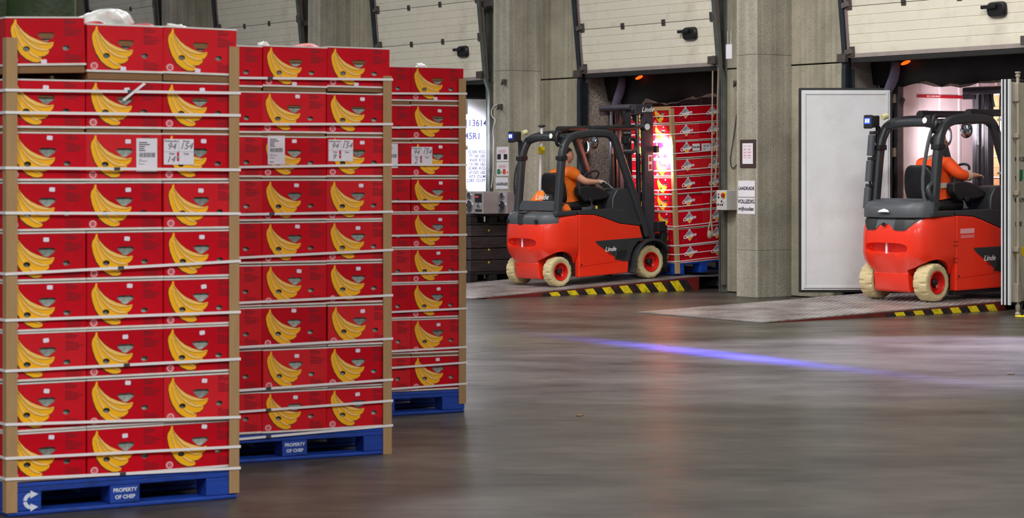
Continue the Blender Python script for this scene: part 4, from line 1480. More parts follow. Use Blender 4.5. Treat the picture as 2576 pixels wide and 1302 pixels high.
def forklift(name, label, M, kind):
    T = thing('forklift', label, 'forklift', M, 'red forklifts')

    def P(nm, mb, m, bev=0.0, smooth=40, shear=True, parent=None):
        if shear:
            mb.warp(lambda p: Vector((p.x + SHEAR * p.z, p.y, p.z)))
        return mb.build(nm, m, parent or T, bev=bev, smooth=smooth)

    def at_side(x, z, y=-0.53):
        return Matrix.Translation((x + SHEAR * z, y, z))

    # --- counterweight: plan outlines stacked in height, arches and slot carved out
    half = [(-0.33, 0.0), (-0.325, 0.16), (-0.305, 0.30), (-0.26, 0.405), (-0.17, 0.475), (-0.05, 0.515), (0.10, 0.53), (0.28, 0.53)]
    outline = half + [(x, -y) for x, y in reversed(half[1:])]

    def ringz(z, inset, fx=0.0, ysc=1.0):
        return [Vector((max(x + inset, x) if x < 0.2 else x, y * ysc * (1 - 0.6 * inset), z)) for x, y in outline]
    cw = MB()
    cw.rings([ringz(0.30, 0.10, ysc=0.88), ringz(0.36, 0.075, ysc=0.92), ringz(0.47, 0.02), ringz(0.55, 0.0), ringz(0.74, 0.0), ringz(0.84, 0.008), ringz(0.915, 0.03), ringz(0.955, 0.055), ringz(0.965, 0.085)])
    cut = MB()
    for sy in (-1, 1):
        cut.cyl((0.0, sy * 0.27, 0.205), (0.0, sy * 0.8, 0.205), 0.275, n=40)
    slot = MB()
    ring = [(0.0 + (0.335) * math.copysign(abs(math.cos(a)) ** 0.6, math.cos(a)), 0.61 + 0.062 * math.copysign(abs(math.sin(a)) ** 0.6, math.sin(a)) - 0.02 * abs(math.cos(a)) ** 3 * 0) for a in [2 * math.pi * i / 28 for i in range(28)]]
    slot.rings([[Vector((-0.5, y, z)) for y, z in ring], [Vector((-0.26, y * 0.98, z)) for y, z in ring], [Vector((-0.225, y * 0.9, 0.61 + (z - 0.61) * 0.8)) for y, z in ring]])
    me = bool_cut(cw.mesh('counterweight', FRED), [cut.mesh('t1', FRED), slot.mesh('t2', FRED)])
    for v in me.vertices:
        v.co.x += SHEAR * v.co.z
    cwo = link('counterweight', me, T, bev=0.006)
    P('tow_pin', MB().cyl((-0.285, 0.0, 0.545), (-0.285, 0.0, 0.675), 0.014, n=10), POLEW)
    low = MB()
    low.rings([[Vector((x, y, z)) for x, y in ((-0.22 + i_, -0.27), (-0.24 + i_, -0.1), (-0.24 + i_, 0.1), (-0.22 + i_, 0.27), (0.26, 0.27), (0.26, -0.27))] for z, i_ in ((0.105, 0.05), (0.14, 0.02), (0.33, 0.0))])
    P('counterweight_foot', low, FRED, 0.015)
    P('rear_axle', MB().box(-0.08, 0.1, -0.36, 0.36, 0.14, 0.28), FBLK2, 0.02)
    # --- side panels
    for sy in (-1, 1):
        y0 = sy * 0.53
        side = [(0.29, 0.105), (0.29, 0.965), (0.56, 0.945), (0.72, 0.90), (1.0, 0.80), (1.36, 0.745), (1.43, 0.53), (1.32, 0.53), (1.22, 0.44), (1.17, 0.30), (1.15, 0.105)]
        P('side_panel', MB().prism([(x, y0, z) for x, z in side], (0, -sy * 0.10, 0)), FRED, 0.018)
        P('sill_line', MB().prism([(0.29, y0 + sy * 0.001, 0.245), (1.16, y0 + sy * 0.001, 0.285), (1.16, y0 + sy * 0.001, 0.292), (0.29, y0 + sy * 0.001, 0.252)], (0, sy * 0.001, 0)), FRED_D)
        ins = [(0.575, 0.585), (0.58, 0.565), (0.62, 0.53), (0.98, 0.30), (1.06, 0.272), (1.17, 0.272), (1.19, 0.36), (1.24, 0.45), (1.33, 0.535), (1.42, 0.56), (1.41, 0.582)]
        P('side_inset', MB().prism([(x, y0, z) for x, z in ins], (0, sy * 0.006, 0)), FBLK, 0.004)
        vent = MB()
        vent.prism([(0.90, y0 + sy * 0.006, 0.31), (1.10, y0 + sy * 0.006, 0.295), (1.13, y0 + sy * 0.006, 0.43), (0.95, y0 + sy * 0.006, 0.44)], (0, sy * 0.004, 0))
        vo = P('vent_grille', vent, FBLK, 0.003)
        for i in range(6):
            zz = 0.315 + i * 0.02
            P('louvre', MB().box(0.92 + 0.006 * i, 1.085 + 0.006 * i, min(y0, y0 + sy * 0.016), max(y0, y0 + sy * 0.016), zz, zz + 0.009), FBLK2, 0.003, parent=vo)
        # front mudguard over the drive wheel
        arc = []
        for i in range(13):
            a = math.radians(188 - i * 11.5)
            arc.append((1.555 + 0.315 * math.cos(a), 0.225 + 0.315 * math.sin(a)))
        arc = [(1.20, 0.105)] + arc + [(1.83, 0.37)]
        P('mudguard', MB().sweep([(x, y0 * 0.97, z) for x, z in arc], [(-0.085, -0.014), (0.085, -0.014), (0.085, 0.014), (-0.085, 0.014)], True, Vector((0, 1, 0))), FBLK, 0.006)
        # upper dark trim between paint and deck
        trim = [(0.285, 0.967), (0.285, 1.02), (0.90, 1.015), (1.06, 0.985), (1.20, 0.86), (1.40, 0.79), (1.37, 0.748), (1.0, 0.803), (0.72, 0.903), (0.56, 0.948)]
        P('deck_trim', MB().prism([(x, y0 * 0.995, z) for x, z in trim], (0, -sy * 0.12, 0)), FBLK, 0.008)
        P('fuel_cap', MB().cyl((0.335, y0 * 1.0, 0.275), (0.335, y0 * 1.008, 0.275), 0.012, n=10), FBLK2)
    P('chassis', MB().box(0.10, 0.74, -0.44, 0.44, 0.12, 0.96), FBLK2, 0.02)
    P('footwell', MB().box(0.74, 1.50, -0.44, 0.44, 0.12, 0.55), FBLK2, 0.02)
    P('floor_deck', MB().box(0.10, 0.74, -0.46, 0.46, 0.955, 1.0), FBLK2, 0.01)
    P('dashboard', MB().prism([(x, -0.45, z) for x, z in ((0.93, 0.99), (0.94, 1.16), (1.02, 1.27), (1.12, 1.285), (1.22, 1.26), (1.50, 0.75), (1.30, 0.75))], (0, 0.30, 0)), FBLK, 0.02)
    P('dashboard_cowl', MB().prism([(x, -0.15, z) for x, z in ((1.12, 0.99), (1.14, 1.10), (1.22, 1.18), (1.50, 0.75))], (0, 0.58, 0)), FBLK, 0.02)
    # --- rear hood
    def hood_ring(z, ins, xf):
        pts = []
        for x, y in outline:
            if x > xf:
                continue
            pts.append(Vector((x + ins, y * (1 - ins * 0.9), z)))
        return pts
    if kind == 'a':
        hd = MB().rings([hood_ring(0.86, 0.012, 0.0), hood_ring(0.95, 0.012, 0.0), hood_ring(1.0, 0.045, 0.0), hood_ring(1.02, 0.10, 0.0)])
        P('rear_hood', hd, FGREY, 0.006)
        P('hood_latch', MB().box(-0.30, -0.20, -0.085, 0.085, 1.0, 1.035).box(-0.335, -0.30, -0.05, 0.05, 0.86, 1.0), FBLK, 0.012)
        for y, x in ((-0.33, -0.285), (0.33, -0.285)):
            P('hood_knob', MB().cyl((x, y, 0.90), (x - 0.016, y * 1.01, 0.90), 0.028, n=14), FBLK2)
    else:
        hd = MB().rings([hood_ring(0.955, 0.006, 0.0), hood_ring(1.06, 0.004, 0.0), hood_ring(1.13, 0.05, 0.0), hood_ring(1.15, 0.12, 0.0)])
        P('rear_hood', hd, FGREY, 0.008)
        def xo(y):
            y = abs(y)
            for (x0, y0), (x1, y1) in zip(half[:-1], half[1:]):
                if y0 <= y <= y1 and y1 > y0:
                    return x0 + (x1 - x0) * (y - y0) / (y1 - y0)
            return half[-1][0]

        def ins(z):
            for (z0, i0), (z1, i1) in zip(((0.74, 0), (0.84, 0.008), (0.915, 0.03)), ((0.84, 0.008), (0.915, 0.03), (0.96, 0.055))):
                if z <= z1:
                    return i0 + (i1 - i0) * max(0, z - z0) / (z1 - z0)
            return 0.055

        def apron(y0, y1, zb, off, n=22):
            """dark moulded skin that follows the rounded tail"""
            rs = []
            for i in range(n + 1):
                y = y0 + (y1 - y0) * i / n
                lo = zb(abs(y))
                col = []
                for u in (0, 0.33, 0.66, 1):
                    z = lo + (0.965 - lo) * u
                    col.append(Vector((xo(y) + ins(z) - off, y * (1 - 0.6 * ins(z)) * 1.004, z)))
                col += [Vector((v.x + off + 0.02, v.y * 0.985, v.z)) for v in reversed(col)]
                rs.append(col)
            return MB().rings(rs)
        def zb(y):
            return 0.885 if y < 0.07 else 0.885 - (y - 0.07) * 0.9 if y < 0.15 else 0.813 if y < 0.30 else 0.813 + (y - 0.30) * 0.86
        P('hood_apron', apron(-0.47, 0.47, zb, 0.008), FGREY, smooth=30)
        for sy in (-1, 1):
            P('hood_corner', apron(min(sy * 0.15, sy * 0.43), max(sy * 0.15, sy * 0.43), lambda y: zb(y) + 0.012, 0.013, 10), FBLK2, smooth=30)
        P('side_skirt', MB().box(0.30, 1.16, -0.50, -0.40, 0.055, 0.105), FBLK2, 0.01)
        em = MB()
        em.prism([(-0.35, 0.09, 1.02), (-0.35, -0.10, 1.02), (-0.345, -0.07, 1.045), (-0.335, 0.0, 1.06), (-0.345, 0.06, 1.042)], (-0.006, 0, 0))
        P('hood_emblem', em, POLEW, 0.003)
        P('hood_button', MB().cyl((-0.33, 0.0, 0.88), (-0.352, 0.0, 0.88), 0.022, n=12), FBLK2)
    # --- overhead guard: one swept frame on each side, cross beams and roof bars
    for sy in (-1, 1):
        yb = 0.465
        path = [(-0.03, yb, 0.97), (0.0, yb, 1.3), (0.035, yb, 1.70), (0.075, yb * 0.985, 1.90), (0.16, yb * 0.96, 2.01), (0.32, yb * 0.94, 2.055), (0.6, yb * 0.93, 2.07), (0.85, yb * 0.93, 2.055), (0.95, yb * 0.94, 2.005), (1.0, yb * 0.95, 1.92), (1.20, yb * 0.96, 1.44), (1.42, yb * 0.97, 0.90), (1.54, yb * 0.97, 0.60)]
        P('guard_frame', MB().sweep(rounded([(x, sy * y, z) for x, y, z in path]), rrect(0.048, 0.052, 0.55), True, Vector((0, 1, 0))), FBLK)
        P('pillar_foot', MB().box(-0.10, 0.26, sy * 0.47 - 0.055, sy * 0.47 + 0.055, 0.955, 1.025), FBLK, 0.02)
        P('pillar_clamp', MB().box(-0.02, 0.10, sy * 0.465 - 0.062, sy * 0.465 + 0.062, 1.72, 1.78), FBLK2, 0.008)
    P('rear_beam', MB().sweep([(0.13, -0.44, 1.99), (0.115, -0.2, 2.03), (0.11, 0.0, 2.035), (0.115, 0.2, 2.03), (0.13, 0.44, 1.99)], rrect(0.05, 0.05, 0.6), True, Vector((0, 0, 1))), FBLK)
    P('front_beam', MB().box(0.86, 0.96, -0.42, 0.42, 2.0, 2.07), FBLK, 0.015)
    for i in range(6):
        y = -0.33 + i * 0.132
        P('roof_bar', MB().box(0.13, 0.90, y - 0.014, y + 0.014, 2.045, 2.07), FBLK, 0.004)
    P('rear_cross_panel', MB().prism([(-0.045, -0.42, 1.03), (-0.045, 0.42, 1.03), (-0.035, 0.42, 1.10), (-0.03, 0.36, 1.165), (-0.03, -0.36, 1.165), (-0.035, -0.42, 1.10)], (0.03, 0, 0)), FGREY, 0.008)
    for sy in (-1, 1):                                 # curved gussets under the rear beam
        P('gusset', MB().prism([(0.10, sy * 0.42, 1.98), (0.10, sy * 0.30, 1.985), (0.085, sy * 0.37, 1.93), (0.07, sy * 0.42, 1.82)], (0.03, 0, 0)), FBLK, 0.004)
    # grab rail along the rear left pillar
    P('grab_rail', MB().tube([(0.02, 0.50, 1.18), (-0.05, 0.53, 1.25), (-0.03, 0.53, 1.6), (0.03, 0.50, 1.72)], 0.014), FBLK2)
    if kind == 'b':
        P('grab_rail', MB().tube([(-0.02, -0.50, 1.12), (-0.10, -0.47, 1.22), (-0.10, -0.45, 1.30), (0.0, -0.47, 1.36)], 0.03), FBLK)
        P('grab_rail', MB().tube([(-0.06, -0.44, 1.0), (-0.12, -0.36, 1.3), (-0.02, -0.38, 1.9), (0.06, -0.42, 2.04)], 0.022), FGREY)
        for sy, yy in ((1, 0.50),):
            for z0 in (1.05, 1.36, 1.66):
                P('pillar_shell', MB().cyl((-0.12 + (z0 - 1.05) * 0.08, yy, z0), (-0.10 + (z0 - 1.05) * 0.08, yy, z0 + 0.24), 0.045, n=12), FGREY, 0.004)
                P('pillar_shell', MB().box(-0.13 + (z0 - 1.05) * 0.08, 0.02, yy - 0.04, yy + 0.02, z0 + 0.245, z0 + 0.285), FBLK, 0.008)
    # --- lamps
    bl = P('blue_lamp', MB().box(-0.09, 0.02, 0.445, 0.575, 1.985, 2.125).box(-0.12, -0.09, 0.44, 0.58, 1.975, 2.135), FBLK2, 0.014)
    P('lamp_lens', MB().box(-0.124, -0.118, 0.462, 0.558, 2.03, 2.10), LENSB, 0.004, parent=bl)
    P('lamp_core', MB().box(-0.127, -0.122, 0.478, 0.502, 2.045, 2.088).box(-0.127, -0.122, 0.518, 0.542, 2.045, 2.088), LENSB2, 0.0, parent=bl)
    P('lamp_bracket', MB().box(0.0, 0.05, 0.46, 0.50, 1.80, 2.0), FBLK2, 0.006, parent=bl)
    P('indicator', MB().cyl((-0.01, 0.38, 2.10), (0.06, 0.37, 2.12), 0.035, n=14), mat('amber_cream_lens', (206, 200, 150), 0.3, var=0.05), 0.004)
    wl = P('rear_work_lamp', MB().box(-0.03, 0.06, -0.40, -0.30, 2.0, 2.11), FBLK2, 0.012)
    P('lamp_lens', MB().cyl((-0.032, -0.32, 2.055), (-0.038, -0.32, 2.055), 0.034, n=14), LENSW, parent=wl)
    P('rear_mirror_bracket', MB().tube([(0.02, -0.42, 1.92), (-0.03, -0.44, 1.95), (-0.04, -0.45, 2.04), (-0.01, -0.45, 2.11), (0.04, -0.45, 2.09)], 0.022), FBLK2)
    for sy in (-1, 1):
        fw = P('front_work_lamp', MB().box(1.04, 1.12, sy * 0.55 - 0.05, sy * 0.55 + 0.05, 1.90, 2.0), FBLK2, 0.012)
        P('lamp_lens', MB().cyl((1.12, sy * 0.55, 1.95), (1.126, sy * 0.55, 1.95), 0.04, n=14), LENSW, parent=fw)
        P('side_mirror', MB().tube([(1.12, sy * 0.50, 1.88), (1.18, sy * 0.52, 1.97), (1.27, sy * 0.53, 1.96), (1.29, sy * 0.53, 1.84), (1.24, sy * 0.52, 1.76), (1.14, sy * 0.50, 1.77)], 0.024), FBLK2)
    mi = P('interior_mirror', MB().lathe([(0.085, 0.0), (0.08, 0.012), (0.05, 0.03), (0.005, 0.036)], Matrix.Translation((0.86, -0.12, 1.93)) @ Matrix.Rotation(-math.pi / 2, 4, 'Y'), 20), MIRR)
    P('mirror_frame', MB().lathe([(0.09, -0.015), (0.093, 0.0), (0.085, 0.004)], Matrix.Translation((0.86, -0.12, 1.93)) @ Matrix.Rotation(-math.pi / 2, 4, 'Y'), 20), FBLK2, parent=mi)
    P('mirror_stay', MB().tube([(0.88, -0.12, 1.95), (0.9, -0.1, 2.08)], 0.008), FBLK2, parent=mi)
    # --- seat, armrest console, steering wheel
    st = MB()
    st.rings([[Vector((0.27 + x + 0.10 * (1 - zz) * 0 + dx, y, 1.12 + zz * 0.42)) for x, y in rrect(0.05, wy, 0.7)] for zz, wy, dx in ((-0.02, 0.17, 0.02), (0.04, 0.205, 0.015), (0.12, 0.23, 0.01), (0.3, 0.242, -0.005), (0.55, 0.24, -0.02), (0.72, 0.225, -0.032), (0.84, 0.205, -0.042), (0.92, 0.18, -0.048), (0.97, 0.15, -0.052), (1.0, 0.11, -0.055))])
    P('seat_back', st, SEATM, smooth=60)
    st = MB()
    st.rings([[Vector((0.52 + x, y, z)) for x, y in rrect(0.25 * k, 0.24 * k, 0.4)] for z, k in ((1.0, 0.9), (1.04, 1.0), (1.10, 1.0), (1.125, 0.9))])
    P('seat_cushion', st, SEATM, smooth=60)
    P('armrest', MB().prism([(x, -0.36, z) for x, z in ((0.42, 1.22), (0.42, 1.335), (0.62, 1.345), (0.78, 1.31), (0.96, 1.22), (0.97, 1.16), (0.80, 1.13), (0.52, 1.12))], (0, 0.13, 0)), SEATM, 0.025)
    P('armrest_knob', MB().cyl((0.62, -0.36, 1.145), (0.62, -0.385, 1.145), 0.035, n=12), FBLK2, 0.006)
    P('joystick', MB().cyl((0.88, -0.30, 1.27), (0.90, -0.30, 1.36), 0.012, n=8).ball((0.90, -0.30, 1.375), 0.024, 0.024, 0.024), FBLK2)
    SW = Matrix.Translation((0.93 + SHEAR * 1.42, 0.08, 1.42)) @ Matrix.Rotation(-0.75, 4, 'Y')
    b = MB()
    ring = [(0.165 * math.cos(2 * math.pi * i / 28), 0.165 * math.sin(2 * math.pi * i / 28)) for i in range(28)]
    rs = []
    for i in range(28):
        a = 2 * math.pi * i / 28
        rs.append([Vector(((0.165 + 0.015 * math.cos(t)) * math.cos(a), (0.165 + 0.015 * math.cos(t)) * math.sin(a), 0.015 * math.sin(t))) for t in [2 * math.pi * j / 8 for j in range(8)]])
    rs.append(rs[0])
    b.rings(rs, cap=False)
    sw = b.build('steering_wheel', FBLK2, T, SW)
    MB().lathe([(0.05, -0.03), (0.055, 0.0), (0.03, 0.012), (0.002, 0.014)], None, 16).build('wheel_hub', FBLK2, sw)
    for a in (0.5, 2.6, 4.7):
        MB().cyl((0.04 * math.cos(a), 0.04 * math.sin(a), -0.005), (0.155 * math.cos(a), 0.155 * math.sin(a), 0.0), 0.013, n=8).build('wheel_spoke', FBLK2, sw)
    P('steering_column', MB().cyl((1.18, 0.08, 1.02), (0.95, 0.08, 1.40), 0.045, 0.04, n=12), FBLK2)
    # --- mast
    def lean(p):
        return Vector((p.x - 0.022 * p.z, p.y, p.z))
    for sy in (-1, 1):
        b = MB()
        y0, y1 = sorted((sy * 0.40, sy * 0.33))
        b.box(1.58, 1.74, sy * 0.40 - 0.012, sy * 0.40 + 0.012, 0.10, 2.44)
        b.box(1.58, 1.60, y0, y1, 0.10, 2.44)
        b.box(1.72, 1.74, y0, y1, 0.10, 2.44)
        P('outer_mast_rail', b.warp(lean), MASTM, 0.004)
        b = MB()
        y0, y1 = sorted((sy * 0.325, sy * 0.26))
        b.box(1.63, 1.79, sy * 0.325 - 0.01, sy * 0.325 + 0.01, 0.14, 2.40)
        b.box(1.63, 1.645, y0, y1, 0.14, 2.40)
        b.box(1.775, 1.79, y0, y1, 0.14, 2.40)
        P('inner_mast_rail', b.warp(lean), MASTM, 0.003)
        P('lift_cylinder', MB().cyl((1.55, sy * 0.30, 0.15), (1.55, sy * 0.30, 1.75), 0.036, n=14).warp(lean), FBLK2)
        P('piston_rod', MB().cyl((1.55, sy * 0.30, 1.75), (1.55, sy * 0.30, 2.36), 0.022, n=12).warp(lean), CHROME)
        # overhead tilt cylinder between guard and mast
        tc_ = P('tilt_cylinder', MB().cyl((0.72, sy * 0.38, 2.13), (1.38, sy * 0.38, 2.12), 0.042, n=14).cyl((0.60, sy * 0.38, 2.12), (0.74, sy * 0.38, 2.12), 0.055, n=12), FBLK2, 0.004)
        P('tilt_rod', MB().cyl((1.38, sy * 0.38, 2.13), (1.56, sy * 0.38, 2.12), 0.026, n=12), CHROME, parent=tc_)
        P('tilt_eye', MB().cyl((1.57, sy * 0.43, 2.12), (1.57, sy * 0.33, 2.12), 0.062, n=20), FBLK2, 0.004, parent=tc_)
        P('tilt_pin', MB().cyl((1.57, sy * 0.436, 2.12), (1.57, sy * 0.43, 2.12), 0.045, n=20), POLEW, parent=tc_)
    P('mast_crosshead', MB().cyl((1.46, 0.42, 2.40), (1.46, -0.28, 2.40), 0.046, n=16).box(1.44, 1.62, 0.34, 0.44, 2.30, 2.44).box(1.44, 1.70, -0.40, -0.28, 2.30, 2.44).warp(lean), MASTM, 0.006)
    P('mast_cross_member', MB().box(1.60, 1.64, -0.39, 0.39, 1.08, 1.20).warp(lean), MASTM, 0.006)
    P('mast_cross_member', MB().box(1.60, 1.64, -0.39, 0.39, 0.20, 0.36).warp(lean), MASTM, 0.006)
    P('mast_pulley', MB().cyl((1.50, -0.30, 2.36), (1.50, -0.37, 2.36), 0.075, n=20).warp(lean), FBLK2, 0.004)
    P('lift_chain', MB().box(1.60, 1.612, -0.215, -0.18, 0.5, 2.36).warp(lean), FBLK2)
    P('lift_chain', MB().box(1.60, 1.612, 0.18, 0.215, 0.5, 2.36).warp(lean), FBLK2)
    for i, (y, x) in enumerate(((-0.24, 1.50), (-0.20, 1.51), (-0.16, 1.515), (-0.12, 1.52), (0.12, 1.52))):
        h = MB().tube([(x + 0.06, y - 0.06, 2.20), (x + 0.03, y - 0.03, 2.40), (x - 0.02, y, 2.42), (x - 0.04, y, 2.20), (x - 0.03, y, 1.6), (x - 0.03, y, 1.15), (x - 0.01, y, 0.9), (x + 0.02, y - 0.02, 0.72), (x + 0.05, y - 0.02, 0.80)], 0.0135, 8)
        ho = P('hydraulic_hose', h.warp(lean), HOSE)
        if i < 4:
            P('hose_fitting', MB().cyl((x - 0.03, y, 1.12 - 0.06 * (i % 2)), (x - 0.028, y, 1.0 - 0.06 * (i % 2)), 0.02, n=8).cyl((x - 0.026, y, 0.98 - 0.06 * (i % 2)), (x - 0.02, y, 0.90 - 0.06 * (i % 2)), 0.023, n=8).warp(lean), FIT, parent=ho)
    for z in (2.03, 1.78, 1.40):
        P('hose_clamp', MB().box(1.45, 1.48, -0.27, -0.10, z, z + 0.028).warp(lean), FIT, 0.003)
    P('warning_label', MB().box(1.64, 1.71, -0.4145, -0.413, 1.50, 1.72).warp(lean), SIGNW)
    P('warning_mark', MB().box(1.65, 1.70, -0.416, -0.4145, 1.63, 1.70).box(1.65, 1.70, -0.416, -0.4145, 1.52, 1.59).warp(lean), REDBAND)
    # carriage and forks
    ml = P('assumed_mast_lamp', MB().box(1.68, 1.74, -0.50, -0.42, 1.75, 1.85), FBLK2, 0.01)  # lamp assumed from the glow on the load, added on the mast
    P('lamp_lens', MB().cyl((1.742, -0.465, 1.80), (1.748, -0.465, 1.80), 0.03, n=14), LENSON, parent=ml)
    P('fork_carriage', MB().box(1.80, 1.86, -0.47, 0.47, 0.46, 0.58).box(1.80, 1.86, -0.47, 0.47, 0.14, 0.26).box(1.78, 1.88, -0.50, -0.44, 0.12, 0.72).box(1.78, 1.88, 0.44, 0.50, 0.12, 0.72).box(1.72, 1.80, -0.25, 0.25, 0.16, 0.70), FBLK2, 0.008)
    P('carriage_side_block', MB().box(1.70, 1.84, -0.52, -0.40, 0.64, 0.78), FBLK2, 0.012)
    for y in (-0.30, 0.30):
        P('fork', MB().prism([(1.88, y - 0.05, 0.60), (1.88, y - 0.05, 0.055), (2.85, y - 0.05, 0.055), (2.85, y - 0.05, 0.065), (2.0, y - 0.05, 0.10), (1.93, y - 0.05, 0.14), (1.92, y - 0.05, 0.60)], (0, 0.10, 0)), FBLK2, 0.005, shear=False)
    # wheels: steered pair at the back, drive pair in front
    for sy in (-1, 1):
        wheel(T, 0.0, sy * 0.43, 0.205 if kind == 'a' else 0.218, 0.165 if kind == 'a' else 0.20, sy, 0.06 if kind == 'a' else 0.10)
        wheel(T, 1.555, sy * 0.46, 0.232, 0.19, sy)
    # lettering
    link('lettering', text_mesh('Linde', 0.088, SIGNW, shear=0.35, bold=0.001), T, at_side(0.83, 0.455, -0.538))
    link('lettering', text_mesh('E20', 0.034, REDBAND, shear=0.3, bold=0.0008), T, at_side(0.82, 0.395, -0.538))
    link('lettering', text_mesh('Linde', 0.10, SIGNW, shear=0.35, bold=0.001), T, Matrix.Translation((1.64 + (SHEAR - 0.022) * 2.36, -0.415, 2.36)))
    if kind == 'a':
        link('lettering', text_mesh('Linde', 0.10, SIGNW, shear=0.35, bold=0.001), T, Matrix.Translation((-0.03 + SHEAR * 1.20, -0.10, 1.215)) @ Matrix.Rotation(-math.pi / 2 + 0.35, 4, 'Z'))
        P('clipboard_screen', MB().prism([(1.0, -0.36, 1.285), (1.02, -0.36, 1.29), (0.93, -0.36, 1.36), (0.915, -0.36, 1.355)], (0, 0.20, 0)), mat('tablet_glass_grey', (150, 160, 166), 0.2, var=0.05), 0.003)
        # white camera pole with a yellow clamp at the far rear corner
        po = P('camera_pole', MB().cyl((0.30, 0.40, 1.02), (0.34, 0.40, 2.18), 0.02, n=12), POLEW)
        P('pole_clamp', MB().box(0.29, 0.37, 0.36, 0.44, 1.80, 1.90), YLAB, 0.01, parent=po)
        P('pole_cap', MB().lathe([(0.03, 0), (0.06, 0.015), (0.05, 0.03), (0.02, 0.035)], Matrix.Translation((0.34, 0.40, 2.17)), 14), FBLK2, parent=po)
        P('yellow_plate', MB().box(1.055, 1.06, 0.44, 0.50, 1.76, 1.86), YLAB)
    else:
        sd = MB()
        for i in range(3):
            sd.box(0.36, 0.58, -0.5325, -0.531, 0.73 - i * 0.012 - (0 if i == 0 else 0.0), 0.736 - i * 0.012)
        sd.box(0.35, 0.58, -0.5325, -0.531, 0.755, 0.81)
        P('data_plate', sd, PINK)
        for z in (0.43, 0.475, 0.62, 0.665):
            P('panel_gap', MB().box(0.24, 0.32, -0.5325, -0.5305, z, z + 0.006), FBLK2)
    return T


PITCH1 = math.atan(0.19 / 3.89)
PITCH2 = math.atan(0.107 / 3.89)


def truck_matrix(s, t, rise, sc=1.0, dyaw=0.0):
    z = rise * (t - L0) / -L0 + 0.019
    return Matrix.Translation(B(s, t, z)) @ Matrix.Rotation(ROTF + dyaw, 4, 'Z') @ Matrix.Rotation(-math.atan(rise / -L0), 4, 'Y') @ Matrix.Diagonal((sc, sc, sc, 1))


T1M = truck_matrix(-2.80, -2.20, 0.19)
T2M = truck_matrix(2.70, -0.72, 0.107, 1.06)
forklift('forklift', 'red and black forklift driven by the orange-shirted driver, carrying the carton load', T1M, 'a')
forklift('forklift', 'red and black forklift driving into the near white container', T2M, 'b')


def tl(M, x, y, z):
    return M @ Vector((x + SHEAR * z, y, z))


# light of the forklifts' own work lamps; the mast one assumed from its glow
spot('work_lamp_light', tl(T1M, 1.76, -0.475, 1.80), tl(T1M, 2.0, -0.36, 1.74), 800, 150, 1.0, (1.0, 0.95, 0.95), 0.04)
spot('work_lamp_light.001', tl(T1M, 1.14, 0.55, 1.95), tl(T1M, 2.2, 0.30, 1.5), 60, 80, 0.6, (1.0, 0.95, 0.97), 0.04)
spot('work_lamp_light.002', tl(T2M, 1.14, -0.55, 1.95), tl(T2M, 3.6, 0.5, 1.5), 210, 150, 1.0, (1.0, 0.88, 0.92), 0.12)
spot('work_lamp_light.003', tl(T2M, 1.14, 0.55, 1.95), tl(T2M, 3.4, 0.9, 1.5), 140, 150, 1.0, (1.0, 0.88, 0.92), 0.12)

# blue safety line thrown on the floor behind the trucks by an added spot
LA, LB_, LC = fl(1240, 825), fl(2460, 966), fl(1790, 889)
src = Vector((6.06, 22.4, 2.3))          # assumed source, added out of frame on the right; no truck is built
zax = (src - LC).normalized()
nrm = (LA - src).cross(LB_ - src).normalized()
xax = nrm.cross(zax).normalized()
d = bpy.data.lights.new('added_blue_line_light', 'SPOT')
d.energy, d.spot_size, d.spot_blend, d.color, d.shadow_soft_size = 110000, math.radians(75), 0.1, (0.055, 0.055, 1.0), 0.02
d.use_nodes = True
_n, _l = d.node_tree.nodes, d.node_tree.links
em = [q for q in _n if q.type == 'EMISSION'][0]
tcn = _n.new('ShaderNodeTexCoord')
sp = _n.new('ShaderNodeSeparateXYZ')
_l.new(tcn.outputs['Normal'], sp.inputs[0])


def mth(op, a, b_=None):
    q = _n.new('ShaderNodeMath')
    q.operation = op
    for i, v in enumerate((a, b_)):
        if v is None:
            continue
        if isinstance(v, (int, float)):
            q.inputs[i].default_value = v
        else:
            _l.new(v, q.inputs[i])
    return q.outputs[0]


uu = mth('DIVIDE', sp.outputs[0], sp.outputs[2])
vv = mth('DIVIDE', sp.outputs[1], sp.outputs[2])
cross = mth('EXPONENT', mth('MULTIPLY', mth('POWER', mth('ABSOLUTE', mth('DIVIDE', vv, 0.0165)), 2.0), -1.0))
along = mth('EXPONENT', mth('MULTIPLY', mth('POWER', mth('ABSOLUTE', mth('DIVIDE', uu, 0.24)), 1.5), -1.0))
_l.new(mth('MULTIPLY', cross, along), em.inputs['Strength'])
lo = bpy.data.objects.new('added_blue_line_light', d)
C.objects.link(lo)
lo.matrix_world = Matrix((( xax.x, nrm.x, zax.x, src.x), (xax.y, nrm.y, zax.y, src.y), (xax.z, nrm.z, zax.z, src.z), (0, 0, 0, 1)))
# added spot, no lamp built, lighting the lettered container door
spot('added_glow_light.001', B(DOORC[2] + 2.55, -1.7, 2.9), B(DOORC[2] + 0.65, 0.1, 1.8), 1500, 42, 0.7, (0.88, 0.86, 1.0), 0.08)

